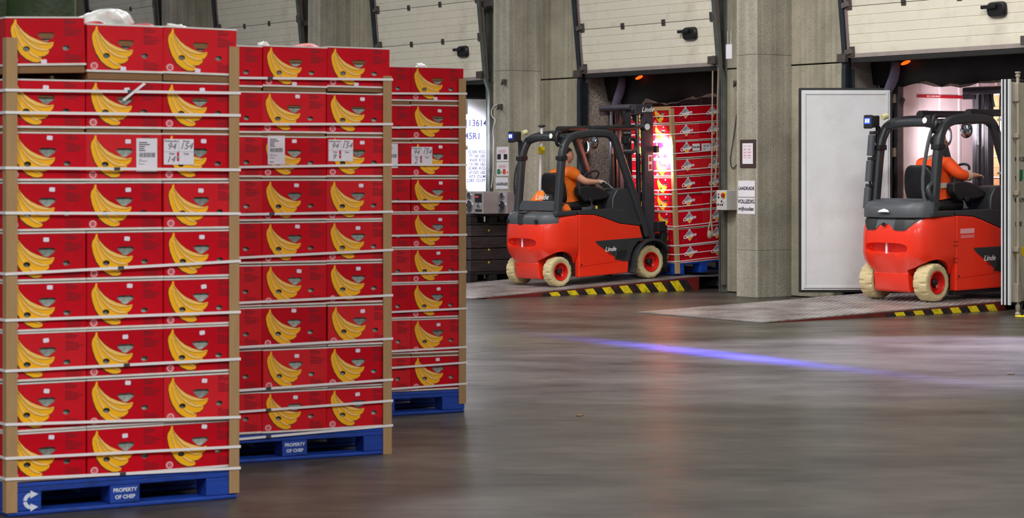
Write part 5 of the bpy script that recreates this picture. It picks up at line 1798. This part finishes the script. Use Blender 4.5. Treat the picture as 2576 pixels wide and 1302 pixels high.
# ================================================================== DRIVERS
SKIN = mat('skin', (206, 150, 122), 0.55, var=0.06, scale=10)
HIVIS = mat('hi_vis_orange', (255, 118, 18), 0.7, var=0.08, scale=9, bump=0.25, bscale=9)
HIVIS2 = mat('hi_vis_red_orange', (255, 84, 20), 0.7, var=0.08, scale=9, bump=0.25, bscale=9)
NAVY = mat('dark_work_trousers', (34, 35, 40), 0.8, var=0.15, scale=9, bump=0.2, bscale=12)
JEAN = mat('blue_jeans', (40, 52, 84), 0.8, var=0.15, scale=9)
REFL = mat('reflective_band_grey', (196, 186, 170), 0.45, var=0.05)
HAIRM = mat('hair_dark_brown', (46, 36, 30), 0.7, var=0.2, scale=30)
GLOVE = mat('grey_work_glove', (196, 186, 180), 0.8, var=0.12, scale=30)
SHOE = mat('work_shoe_black', (24, 22, 22), 0.6, var=0.1)


def skinned(name, joints, edges_, root, m, parent=None, M=None, sub=2):
    """one continuous limb surface grown round a skeleton; joints: (x, y, z, r)"""
    me = bpy.data.meshes.new(name)
    me.from_pydata([Vector((j[0] + SHEAR * j[2], j[1], j[2])) for j in joints], edges_, [])
    me.materials.append(m)
    o = bpy.data.objects.new(name, me)
    C.objects.link(o)
    o.parent = parent
    if M is not None:
        o.matrix_basis = M
    md = o.modifiers.new('grow', 'SKIN')
    md.use_smooth_shade = True
    sv = me.skin_vertices[0].data
    for i, j in enumerate(joints):
        r = j[3]
        sv[i].radius = r if isinstance(r, tuple) else (r, r)
        sv[i].use_root = (i == root)
    sm = o.modifiers.new('round', 'SUBSURF')
    sm.levels = sm.render_levels = sub
    return o


def chain(start, n):
    return [(start + i, start + i + 1) for i in range(n - 1)]


def hand_joints(J, E, wrist, palm, fdir, side, curl):
    """five unequal bent fingers on a palm; wrist index in J; fdir: finger direction; side: across the palm; curl: bend direction"""
    w = Vector(J[wrist][:3])
    p = Vector(palm)
    fdir, side, curl = Vector(fdir).normalized(), Vector(side).normalized(), Vector(curl).normalized()
    pi = len(J)
    J.append((*p, 0.026))
    E.append((wrist, pi))
    for k, (off, ln) in enumerate(((-0.030, 0.062), (-0.010, 0.072), (0.011, 0.068), (0.030, 0.054))):
        a = p + side * off + fdir * 0.034
        b_ = a + fdir * ln * 0.5 + curl * ln * 0.15
        c = b_ + fdir * ln * 0.22 + curl * ln * 0.42
        i0 = len(J)
        J += [(*a, 0.0095), (*b_, 0.0088), (*c, 0.0075)]
        E += [(pi, i0), (i0, i0 + 1), (i0 + 1, i0 + 2)]
    a = p - side * 0.034 + fdir * 0.0
    b_ = a - side * 0.018 + fdir * 0.026 + curl * 0.012
    i0 = len(J)
    J += [(*a, 0.011), (*b_, 0.0095), (*(b_ + fdir * 0.02 + curl * 0.012), 0.008)]
    E += [(pi, i0), (i0, i0 + 1), (i0 + 1, i0 + 2)]


def band(parent, p0, p1, r, m=None):
    f = lambda q: Vector((q[0] + SHEAR * q[2], q[1], q[2]))
    MB().cyl(f(p0), f(p1), r, n=18).build('reflective_band', m or REFL, parent, smooth=40)


def head_shape(p):
    """unit sphere point -> head surface, x forward, 23 cm tall"""
    x, y, z = p.x * 0.096, p.y * 0.077, p.z * 0.118
    g = lambda v, w: math.exp(-(v / w) ** 2)
    if z < 0:
        u = -z / 0.118
        y *= 1 - 0.28 * u ** 1.6
        x = x * (1 - 0.5 * u) if x < 0 else x * (1 + 0.05 * u)
    if p.x > 0:
        x += 0.024 * g(y, 0.013) * g(z + 0.020, 0.020)
        x += 0.005 * g(z - 0.022, 0.011) * g(y, 0.05)
        x -= 0.009 * g(abs(y) - 0.032, 0.013) * g(z - 0.003, 0.011)
        x += 0.004 * g(y, 0.022) * g(z + 0.057, 0.010)
        x += 0.010 * g(y, 0.026) * g(z + 0.098, 0.022)
    return Vector((x, y, z))


def driver(label, M, long_sleeve, top, legs, gloved, ra, la, turn):
    """ra, la: right and left arm joints shoulder-elbow-wrist + palm; turn: head yaw"""
    J = [(0.44, 0, 1.19, 0.14), (0.42, 0, 1.31, 0.155), (0.415, 0, 1.45, 0.155), (0.43, 0, 1.565, 0.085), (0.447, 0, 1.625, 0.055)]
    E = chain(0, 5)
    ct, snt = math.cos(turn), math.sin(turn)
    hd = lambda f, l, z, r: (0.47 + f * ct - l * snt, f * snt + l * ct, z, r)
    n0 = len(J)
    J += [hd(-0.015, 0, 1.70, 0.052)]
    E += [(4, n0)]
    for arm in (ra, la):
        k = len(J)
        J += [(*arm[0], 0.066), (*arm[1], 0.054), (*arm[2], 0.034)]
        E += [(3, k), (k, k + 1), (k + 1, k + 2)]
        hand_joints(J, E, k + 2, *arm[3:])
    for sy in (-1, 1):
        k = len(J)
        J += [(0.47, sy * 0.095, 1.175, 0.08), (0.86, sy * 0.14, 1.19, 0.06), (0.98, sy * 0.14, 0.90, 0.052), (1.03, sy * 0.14, 0.66, 0.04), (1.16, sy * 0.14, 0.62, 0.034)]
        E += [(0, k)] + [(k + i, k + i + 1) for i in range(4)]
    body = skinned('person', J, E, 0, SKIN, None, M)
    # one surface: the grown body and the modelled head fused together
    bpy.context.view_layer.update()
    grown = bpy.data.meshes.new_from_object(body.evaluated_get(bpy.context.evaluated_depsgraph_get()))
    HM = Matrix.Translation((0.472 + SHEAR * 1.765, 0, 1.768)) @ Matrix.Rotation(turn, 4, 'Z')
    hm = MB().ball((0, 0, 0), 1, 1, 1, 44, 32).warp(head_shape)
    for sy in (-1, 1):
        hm.ball((-0.008, sy * 0.080, -0.008), 0.019, 0.010, 0.031, 10, 7)
    hm.warp(lambda p: HM @ p)
    o0 = len(grown.vertices)
    allv = [v.co.copy() for v in grown.vertices] + [Vector(p) for p in hm.v]
    allf = [list(f.vertices) for f in grown.polygons] + [[o0 + i for i in f] for f in hm.f]
    me = bpy.data.meshes.new('person')
    me.from_pydata(allv, [], allf)
    me.materials.append(SKIN)
    body.modifiers.clear()
    body.data = me
    rm = body.modifiers.new('fuse', 'REMESH')
    rm.mode, rm.voxel_size, rm.use_smooth_shade = 'VOXEL', 0.0045, True
    tag(body, label, 'person')
    # clothing a little outside the body
    TJ = [(0.43, 0, 1.17, 0.165), (0.41, 0, 1.31, 0.185), (0.402, 0, 1.45, 0.185), (0.422, 0, 1.56, 0.115), (0.44, 0, 1.60, 0.072)]
    TE = chain(0, 5)
    for arm in (ra, la):
        k = len(TJ)
        s_, e_, w_ = (Vector(q) for q in arm[:3])
        if long_sleeve:
            TJ += [(*s_, 0.088), (*e_, 0.072), (*(e_ + (w_ - e_) * 0.9), 0.05)]
            TE += [(3, k), (k, k + 1), (k + 1, k + 2)]
        else:
            TJ += [(*s_, 0.094), (*(s_ + (e_ - s_) * 0.62), 0.082)]
            TE += [(3, k), (k, k + 1)]
    shirt = skinned('jacket' if long_sleeve else 'shirt', TJ, TE, 1, top, body)
    LJ = [(0.44, 0, 1.165, 0.135)]
    LE = []
    for sy in (-1, 1):
        k = len(LJ)
        LJ += [(0.48, sy * 0.095, 1.17, 0.092), (0.86, sy * 0.14, 1.19, 0.074), (0.98, sy * 0.14, 0.90, 0.066), (1.02, sy * 0.14, 0.70, 0.058)]
        LE += [(0, k)] + [(k + i, k + i + 1) for i in range(3)]
    skinned('trousers', LJ, LE, 0, legs, body)
    for sy in (-1, 1):
        if legs is NAVY:
            band(body, (0.955, sy * 0.14, 0.965), (0.985, sy * 0.14, 0.895), 0.072)
        skinned('shoe', [(1.03, sy * 0.14, 0.625, 0.05), (1.10, sy * 0.14, 0.61, 0.048), (1.19, sy * 0.14, 0.60, 0.04)], chain(0, 3), 0, SHOE, body, sub=1)
    if long_sleeve:
        for arm in (ra, la):
            e_, w_ = Vector(arm[1]), Vector(arm[2])
            band(body, e_ + (w_ - e_) * 0.35, e_ + (w_ - e_) * 0.62, 0.064)
        b = MB().rings([[Vector((0.42 + SHEAR * z + 0.19 * math.cos(a), 0.19 * math.sin(a), z)) for a in [2 * math.pi * i / 24 for i in range(24)]] for z in (1.25, 1.31)], cap=False)
        b.build('reflective_band', REFL, body)
    if gloved:
        for arm in (ra, la):
            GJ = [(*arm[2], 0.037)]
            GE = []
            hand_joints(GJ, GE, 0, *arm[3:])
            GJ = [(a, b_, c, r * 1.13) for a, b_, c, r in GJ]
            skinned('glove', GJ, GE, 0, GLOVE, body)
    # short hair over crown, temples and nape
    def hair(p):
        q = head_shape(p)
        line = 0.062 if p.x > 0.45 else 0.062 - (0.45 - p.x) / 0.6 * 0.05 if p.x > -0.15 else 0.012 - (-0.15 - p.x) / 0.5 * 0.075
        inside = q.z > max(line, -0.062)
        return q * (1.055 if inside else 0.9)
    MB().ball((0, 0, 0), 1, 1, 1, 44, 32).warp(hair).build('hair', HAIRM, body, HM, smooth=60)
    for sy in (-1, 1):
        MB().ball((0.083, sy * 0.032, 0.003), 0.010, 0.012, 0.008, 10, 6).build('eye', INK, body, HM)
        MB().box(0.086, 0.093, sy * 0.033 - 0.016, sy * 0.033 + 0.016, 0.019, 0.024).build('eyebrow', HAIRM, body, HM, bev=0.002)
    MB().ball((0.094, 0, -0.057), 0.006, 0.022, 0.006, 10, 6).build('mouth', mat('lips', (168, 100, 92), 0.5, var=0), body, HM)
    return body


driver('driver in orange shirt and grey gloves steering the forklift with the carton load', T1M, False, HIVIS, NAVY, True,
       ((0.43, -0.185, 1.535), (0.57, -0.305, 1.395), (0.79, -0.295, 1.385), (0.845, -0.295, 1.39), (1, 0, -0.12), (0, -1, 0), (0.1, 0, -1)),
       ((0.43, 0.185, 1.535), (0.60, 0.265, 1.37), (0.755, 0.20, 1.42), (0.79, 0.18, 1.445), (1, -0.3, 0.1), (0.2, 1, 0.3), (0.2, 0, -1)), -0.35)
P2M = T2M @ Matrix.Translation((0.06, 0, 0.02))
driver('driver in long orange jacket at the wheel of the forklift inside the container', P2M, True, HIVIS2, JEAN, False,
       ((0.43, -0.185, 1.535), (0.53, -0.30, 1.39), (0.77, -0.29, 1.385), (0.825, -0.285, 1.385), (1, 0, -0.1), (0, -1, 0), (0.1, 0, -1)),
       ((0.43, 0.185, 1.535), (0.58, 0.265, 1.37), (0.735, 0.19, 1.43), (0.77, 0.17, 1.45), (1, -0.3, 0.1), (0.2, 1, 0.3), (0.2, 0, -1)), -0.25)

# clothes and scanner lying on the left forklift
def crumple(M, rx, ry, rz, seed, m, n=20, k=12):
    r = random.Random(seed)
    ph = [(r.uniform(0, 6), r.uniform(-1, 1), r.uniform(-1, 1), r.uniform(1, 3)) for _ in range(8)]
    b = MB().ball((0, 0, 0), 1, 1, 1, n, k)

    def fn(p):
        q = 1 + sum(0.07 * math.sin(a + f * 2 * (p.x * u + p.y * v)) for a, u, v, f in ph)
        return Vector((p.x * rx * q, p.y * ry * q, p.z * rz * q if p.z > 0 else p.z * rz * 0.2))
    return b.warp(fn).build('jacket', m, None, M, smooth=70)


jk = crumple(T1M @ Matrix.Translation((0.09 + SHEAR * 1.06, 0.10, 1.02)), 0.11, 0.24, 0.27, 3, HIVIS)
tag(jk, 'orange work jacket lying crumpled behind the left forklift seat', 'jacket')
jb = crumple(Matrix.Translation((0.03, -0.14, 0.02)), 0.10, 0.09, 0.27, 5, NAVY)
jb.name = 'dark_lining'
jb.parent = jk
jb.matrix_basis = Matrix.Translation((0.01, -0.17, 0.0))
jr = crumple(Matrix.Identity(4), 0.105, 0.05, 0.275, 6, REFL)
jr.name = 'reflective_band'
jr.parent = jk
jr.matrix_basis = Matrix.Translation((0.0, -0.06, 0.0))
jr.scale = (1.04, 1, 1.02)
rg = crumple(T1M @ Matrix.Translation((0.20 + SHEAR * 1.05, -0.36, 1.025)), 0.08, 0.06, 0.075, 8, HIVIS)
rg.name = 'orange_cloth'
tag(rg, 'crumpled orange cloth beside the forklift seat, behind the right pillar', 'cloth')
sc_ = thing('handheld_scanner', 'dark handheld scanner with yellow label on the forklift deck', 'scanner', T1M @ Matrix.Translation((0.40 + SHEAR * 1.02, -0.475, 1.018)))
MB().box(0.0, 0.13, -0.03, 0.03, 0.0, 0.04).build('body', FGREY, sc_, bev=0.008)
MB().box(0.12, 0.23, -0.035, 0.035, 0.0, 0.055).build('reader_head', FBLK, sc_, bev=0.01)
MB().box(0.195, 0.225, -0.037, -0.035, 0.008, 0.048).build('yellow_label', YLAB, sc_)

# ================================================================== ON THE PILLARS AND JAMBS
def s_at(px, t):
    q = px - CX
    return (q * (O3.y + HX.y * t) - FPX * (O3.x + HX.x * t)) / (FPX * RX.x - q * RX.y)


def z_at(py, s, t):
    return EYE - (py - YH) / FPX * (O3.y + RX.y * s + HX.y * t)


def wall_rect(px0, px1, py0, py1, t):
    s0, s1 = s_at(px0, t), s_at(px1, t)
    return s0, s1, z_at(py1, (s0 + s1) / 2, t), z_at(py0, (s0 + s1) / 2, t)


def sheet(px0, px1, py0, py1, t, label, name='paper_sign', cat='sign', m=None, th=0.002):
    s0, s1, z0, z1 = wall_rect(px0, px1, py0, py1, t)
    o = MB().box(0, s1 - s0, -th, 0, 0, z1 - z0).build(name, m or PAPER, None, BM @ Matrix.Translation((s0, t, z0)))
    tag(o, label, cat)
    return o, s1 - s0, z1 - z0


TP = -0.6115
sg, w, h = sheet(1857, 1899, 454, 495, TP, 'white paper sign reading LAADKADE on the pillar between the docks')
link('lettering', text_mesh('LAADKADE', 0.061, INK, bold=0.0015), sg, Matrix.Translation((w / 2, -0.004, h * 0.52)))
sg, w, h = sheet(1856, 1899, 497.5, 538, TP, 'white paper sign reading VOLLEDIG vrijhouden under the other sign')
link('lettering', text_mesh('VOLLEDIG', 0.072, INK, bold=0.0015), sg, Matrix.Translation((w / 2, -0.004, h * 0.77)))
link('lettering', text_mesh('vrijhouden', 0.072, INK, bold=0.0015), sg, Matrix.Translation((w / 2, -0.004, h * 0.32)))
FRB = mat('notice_frame_brown', (62, 44, 40), 0.6, var=0.1)
REDINK = mat('red_ink', (206, 70, 74), 0.6, var=0)
sg, w, h = sheet(1863, 1902, 351, 421, TP, 'brown framed notice with red print on the pillar between the docks', 'framed_notice', 'notice', FRB, 0.012)
pg = MB().box(w * 0.17, w * 0.84, -0.014, -0.012, h * 0.13, h * 0.87).build('notice_page', PAPER, sg)
k_ = MB()
for i, zz in enumerate((0.76, 0.66, 0.63, 0.55, 0.52, 0.44, 0.41, 0.34)):
    for x0, x1 in ((0.24, 0.46), (0.52, 0.74)):
        k_.box(w * x0, w * (x1 - 0.03 * (i % 3)), -0.0148, -0.014, h * zz, h * (zz + 0.014))
k_.build('red_print', REDINK, pg)
for y0, y1, lab, cols in ((369, 405.5, 'small white notice with two pictures, upper one on the speaker pillar', None), (407.5, 442, 'small white notice with green and red pictures, lower one on the speaker pillar', 1)):
    sg, w, h = sheet(1249.5, 1279.5, y0, y1, TP, lab, 'paper_notice', 'notice')
    k_ = MB()
    for i in range(4):
        k_.box(w * 0.16, w * (0.84 - 0.1 * (i % 2)), -0.003, -0.002, h * (0.77 - 0.065 * i), h * (0.79 - 0.065 * i))
    k_.build('red_print', REDINK, sg)
    if cols is None:
        for x0 in (0.06, 0.60):
            MB().box(w * x0, w * (x0 + 0.30), -0.003, -0.002, h * 0.13, h * 0.5).build('picture', FBLK2, sg)
    else:
        for x0, m_ in ((0.06, GREEN), (0.52, REDINK)):
            MB().prism([(w * x0, -0.003, h * 0.12), (w * (x0 + 0.24), -0.003, h * 0.12), (w * (x0 + 0.25), -0.003, h * 0.45), (w * (x0 + 0.13), -0.003, h * 0.52), (w * x0, -0.003, h * 0.45)], (0, 0.001, 0)).build('picture', m_, sg)
        MB().box(w * 0.34, w * 0.44, -0.003, -0.002, h * 0.16, h * 0.33).build('green_patch', mat('patch_lime', (120, 170, 40), 0.5, var=0), sg)
        MB().box(w * 0.83, w * 0.95, -0.003, -0.002, h * 0.16, h * 0.33).build('orange_patch', HIVIS, sg)
sg, w, h = sheet(1247, 1278, 446, 475, TP, 'white paper sign reading LAADKADE above the speakers')
link('lettering', text_mesh('LAADKADE', 0.061, INK, bold=0.0015), sg, Matrix.Translation((w / 2, -0.004, h * 0.42)))

# dock control box on the jamb right of the carton load
s0, s1, z0, z1 = wall_rect(1825.5, 1851, 478, 528, -0.03)
cb = thing('control_box', 'grey dock control box with red rotary switch on the door jamb', 'control box', BM @ Matrix.Translation((s0, -0.20, z0)))
w, h = s1 - s0, z1 - z0
MB().box(0, w, 0, 0.20, 0, h).build('housing', mat('box_light_grey', (206, 206, 204), 0.5, var=0.04), cb, bev=0.008)
MB().box(w * 0.52, w * 0.96, -0.006, 0, h * 0.62, h * 0.90).build('switch_plate', YLAB, cb, bev=0.006)
MB().lathe([(0.03, 0.006), (0.028, 0.03), (0.012, 0.036), (0.001, 0.036)], Matrix.Translation((w * 0.74, 0, h * 0.76)) @ Matrix.Rotation(math.pi / 2, 4, 'X'), 14).build('rotary_switch', REDBAND, cb)
for x, z, m_ in ((0.25, 0.80, REDBAND), (0.25, 0.65, FBLK2), (0.75, 0.45, POLEW), (0.55, 0.45, FBLK2), (0.2, 0.28, FBLK2), (0.42, 0.28, REDBAND), (0.62, 0.28, FBLK2)):
    MB().lathe([(0.012, 0.0), (0.011, 0.012), (0.001, 0.014)], Matrix.Translation((w * x, 0, h * z)) @ Matrix.Rotation(math.pi / 2, 4, 'X'), 10).build('push_button', m_, cb)
# white tag hanging high beside the pillar
s0, s1, z0, z1 = wall_rect(1843, 1858, 112, 148, -0.40)
ht = thing('hanging_tag', 'white card hanging on two strings high on the pillar', 'tag', BM @ Matrix.Translation((s0, -0.52, z0)))
MB().box(0, s1 - s0, 0, 0.004, 0, z1 - z0).build('card', PAPER, ht)
for x in (0.25, 0.8):
    MB().tube([((s1 - s0) * x, 0.002, z1 - z0), ((s1 - s0) * x, 0.002, z1 - z0 + 0.18)], 0.003, 6).build('string', POLEW, ht)

ROPE = mat('hemp_rope', (150, 136, 118), 0.9, var=0.2, scale=60, bump=0.5, bscale=120)


def rope(name, pts, r, m, label, cat, group=None, n=8):
    o = MB().tube(pts, r, n).build(name, m, None, smooth=60)
    return tag(o, label, cat, group)


YR = 30.75
r1 = rope('pull_rope', [at(1793, 178, YR), at(1792, 260, YR), at(1791, 400, YR), at(1789, 500, YR), at(1788, 552, YR)], 0.011, ROPE, 'long hemp pull rope with knotted loop hanging before the cartons', 'rope', 'door pull ropes')
MB().tube([at(1788, 552, YR), at(1783, 572, YR), at(1780, 592, YR), at(1786, 600, YR), at(1792, 590, YR), at(1791, 570, YR), at(1788, 552, YR)], 0.011, 8).build('rope_loop', ROPE, r1, smooth=60)
MB().ball(at(1785, 590, YR), 0.035, 0.035, 0.06).build('rope_knot', ROPE, r1, smooth=60)
rope('pull_rope', [at(1807, 172, YR), at(1804, 300, YR), at(1804, 400, YR), at(1800, 440, YR), at(1797, 468, YR)], 0.011, ROPE, 'shorter hemp pull rope hanging close to the door upright', 'rope', 'door pull ropes')
YC = 30.1
rope('wall_cable', [B(s_at(px, -0.02), -0.02, z_at(py, s_at(px, -0.02), -0.02)) for px, py in ((1856, 205), (1857, 260), (1850, 310), (1845, 350), (1838, 390), (1837, 405), (1840, 424), (1850, 420), (1854, 412))], 0.006, RUBBER, 'thin black cable hanging down the jamb above the control box', 'cable')
rope('wall_cable', [B(s_at(px, -0.63), -0.63, z_at(py, s_at(px, -0.63), -0.63)) for px, py in ((1252, 262), (1240, 268), (1235, 282), (1239, 296), (1248, 300), (1238, 330), (1243, 350), (1241, 400), (1240, 440), (1236, 472))], 0.007, POLEW, 'white cable looping down the pillar edge above the speakers', 'cable')
# wall hardware: small bracket blocks
for px, py, t, lab in ((1272, 206, TP, 'rusty bracket stub high on the speaker pillar'), (1262, 268, TP, 'tangled wire bracket on the speaker pillar'), (1856, 210, -0.02, 'small dark hook on the jamb by the hanging cable')):
    s_ = s_at(px, t)
    b = MB().box(-0.03, 0.03, -0.06, 0, -0.04, 0.04).cyl((0, -0.06, 0), (0.05, -0.12, -0.05), 0.012, n=8)
    tag(b.build('wall_bracket', STEELB, None, BM @ Matrix.Translation((s_, t, z_at(py, s_, t))), bev=0.006), lab, 'bracket')

# ================================================================== HI-FI ON THE BLACK CRATES
CRATE = mat('black_crate_plastic', (40, 37, 38), 0.5, var=0.15, scale=8)
FILM = mat('wrapped_dark_crate', (62, 54, 55), 0.22, var=0.3, scale=5, stretch=(1, 1, 9), bump=0.5, bscale=9)
SILV = mat('hifi_silver', (176, 170, 170), 0.4, metal=0.35, var=0.05)
CONE = mat('speaker_cone', (54, 54, 58), 0.6, var=0.1)
S0, S1c, T0c, T1c = -6.50, -5.52, -1.49, -0.64


def plastic_pallet(z, label):
    p = thing('plastic_pallet', label, 'pallet', BM @ Matrix.Translation((S0, T0c, z)), 'black plastic pallets')
    w, d_ = S1c - S0, T1c - T0c
    MB().box(0, w, 0, d_, 0.12, 0.165).build('deck', CRATE, p, bev=0.008)
    for x in (0.0, w / 2 - 0.06, w - 0.12):
        for y in (0.0, d_ / 2 - 0.07, d_ - 0.14):
            MB().box(x, x + 0.12, y, y + 0.14, 0.03, 0.119).build('foot', CRATE, p, bev=0.008)
        MB().box(x, x + 0.12, 0, d_, 0.0, 0.03).build('runner', CRATE, p, bev=0.006)
    return p


plastic_pallet(0.0, 'black plastic pallet on the floor under the wrapped dark crates')
cr = thing('wrapped_crates', 'dark crates wrapped in clear film under the hi-fi', 'crate', BM @ Matrix.Translation((S0, T0c, 0.166)))
for i in range(4):
    MB().box(0.012 * (i % 2), S1c - S0 - 0.006 * (i % 2), 0.006 * (i % 2), T1c - T0c, i * 0.1765, (i + 1) * 0.1765 - 0.006).build('crate', FILM, cr, bev=0.012)
for i, (y, z) in enumerate(((0.34, 0.62), (0.34, 0.33), (0.34, 0.14))):
    MB().cyl((S1c - S0, y, z), (S1c - S0 + 0.004, y, z), 0.016, n=12).build('yellow_dot', YLAB, cr)
plastic_pallet(0.874, 'black plastic pallet lying on top of the wrapped crates')
ZH_ = 1.041


def speaker(px, t, label, d_=0.30, w=0.215, h=0.335):
    s_ = s_at(px, t)
    k = thing('speaker', label, 'speaker', BM @ Matrix.Translation((s_, t, ZH_)), 'hi-fi speakers')
    MB().box(0, w, 0, d_, 0, h).build('cabinet', SILV, k, bev=0.01)
    for z, r in ((0.115, 0.088), (0.27, 0.048)):
        MM = Matrix.Translation((w / 2, 0, z)) @ Matrix.Rotation(math.pi / 2, 4, 'X')
        ring = MB().lathe([(r, 0.0), (r, 0.016), (r * 0.86, 0.018), (r * 0.80, 0.004)], MM, 24).build('cone_ring', CHROME, k, smooth=35)
        MB().lathe([(r * 0.83, 0.006), (r * 0.5, 0.003), (r * 0.3, 0.012), (0.001, 0.014)], MM, 24).build('cone', CONE, k, smooth=35)
    return k


speaker(1171, -1.44, 'silver hi-fi speaker at the stack edge, left of the tuner')
speaker(1253, -1.12, 'silver hi-fi speaker near the forklift, right of the tuner', 0.30, 0.23)
s_ = s_at(1193, -1.44)
hf = thing('hifi_tuner', 'silver hi-fi tuner with dark display between two speakers', 'stereo', BM @ Matrix.Translation((s_, -1.44, ZH_)))
MB().box(0, 0.235, 0, 0.27, 0, 0.33).build('housing', SILV, hf, bev=0.008)
MB().box(0.025, 0.20, -0.006, 0, 0.17, 0.30).build('display', FBLK2, hf, bev=0.004)
MB().box(0.04, 0.12, -0.008, -0.006, 0.24, 0.27).build('display_print', REDINK, hf)
MB().lathe([(0.032, 0), (0.03, 0.02), (0.001, 0.024)], Matrix.Translation((0.12, 0, 0.13)) @ Matrix.Rotation(math.pi / 2, 4, 'X'), 16).build('volume_knob', CHROME, hf)
MB().box(0.03, 0.20, -0.005, 0, 0.03, 0.07).build('tape_slot', FBLK, hf, bev=0.003)

# ================================================================== REST OF THE HALL
TARP = mat('green_tarpaulin', (44, 66, 24), 0.38, var=0.2, scale=4, bump=0.5, bscale=5, dirt=(40, 60, 22), dscale=2)
tb = MB()
nx = 60
hgt = 3.5


def tarp_x(u):
    # walk round three sides of the covered stack
    per = [(-4.9, 18.6), (-4.9, 17.0), (-3.36, 17.0), (-3.70, 18.6)]
    seg = [math.dist(per[i], per[i + 1]) for i in range(3)]
    q = u * sum(seg)
    for i in range(3):
        if q <= seg[i] or i == 2:
            f = q / seg[i]
            return per[i][0] + (per[i + 1][0] - per[i][0]) * f, per[i][1] + (per[i + 1][1] - per[i][1]) * f, i
        q -= seg[i]


rings_ = []
for z in [0.02 + hgt * j / 12 for j in range(13)]:
    ring = []
    for i in range(nx + 1):
        x, y, sd = tarp_x(i / nx)
        wv = 0.035 * math.sin(i * 1.1) + 0.02 * math.sin(i * 2.3 + z * 1.5)
        ring.append(Vector((x + (wv if sd != 1 else 0), y - (wv if sd == 1 else 0), z)))
    rings_.append(ring)
tb.rings(rings_, cap=True)
tag(tb.build('covered_stack', TARP, None, smooth=60), 'tall stack under green tarpaulin behind the nearest banana pallet', 'tarpaulin')
# yellow ring stand at the right edge
p = fl(2572, 797)
rr = thing('chain_stand', 'yellow ring foot with black chain by the container door', 'stand', Matrix.Translation(p))
rs = []
for i in range(25):
    a = 2 * math.pi * i / 24
    rs.append([Vector(((0.075 + 0.010 * math.cos(t)) * math.cos(a), (0.075 + 0.010 * math.cos(t)) * math.sin(a), 0.010 + 0.010 * math.sin(t))) for t in [2 * math.pi * j / 8 for j in range(8)]])
MB().rings(rs, cap=False).build('ring_foot', YLAB, rr)
MB().tube([(0, 0, 0.005), (-0.01, 0, 0.10), (0.0, 0, 0.16)], 0.008, 6).build('chain', FBLK2, rr)
DEB = mat('litter_brown', (120, 96, 66), 0.9, var=0.1)
for px, py, a, lab in ((2542, 941, 0.3, 'small brown wood chip on the floor at the right'), (1458, 1046, 1.0, 'flat brown cardboard scrap on the open floor')):
    p = fl(px, py)
    tag(MB().prism([(-0.03, -0.012, 0), (0.03, -0.014, 0), (0.035, 0.01, 0), (-0.02, 0.014, 0)], (0, 0, 0.008)).build('wood_chip', DEB, None, TR(p.x, p.y, 0.0005, a)), lab, 'litter')
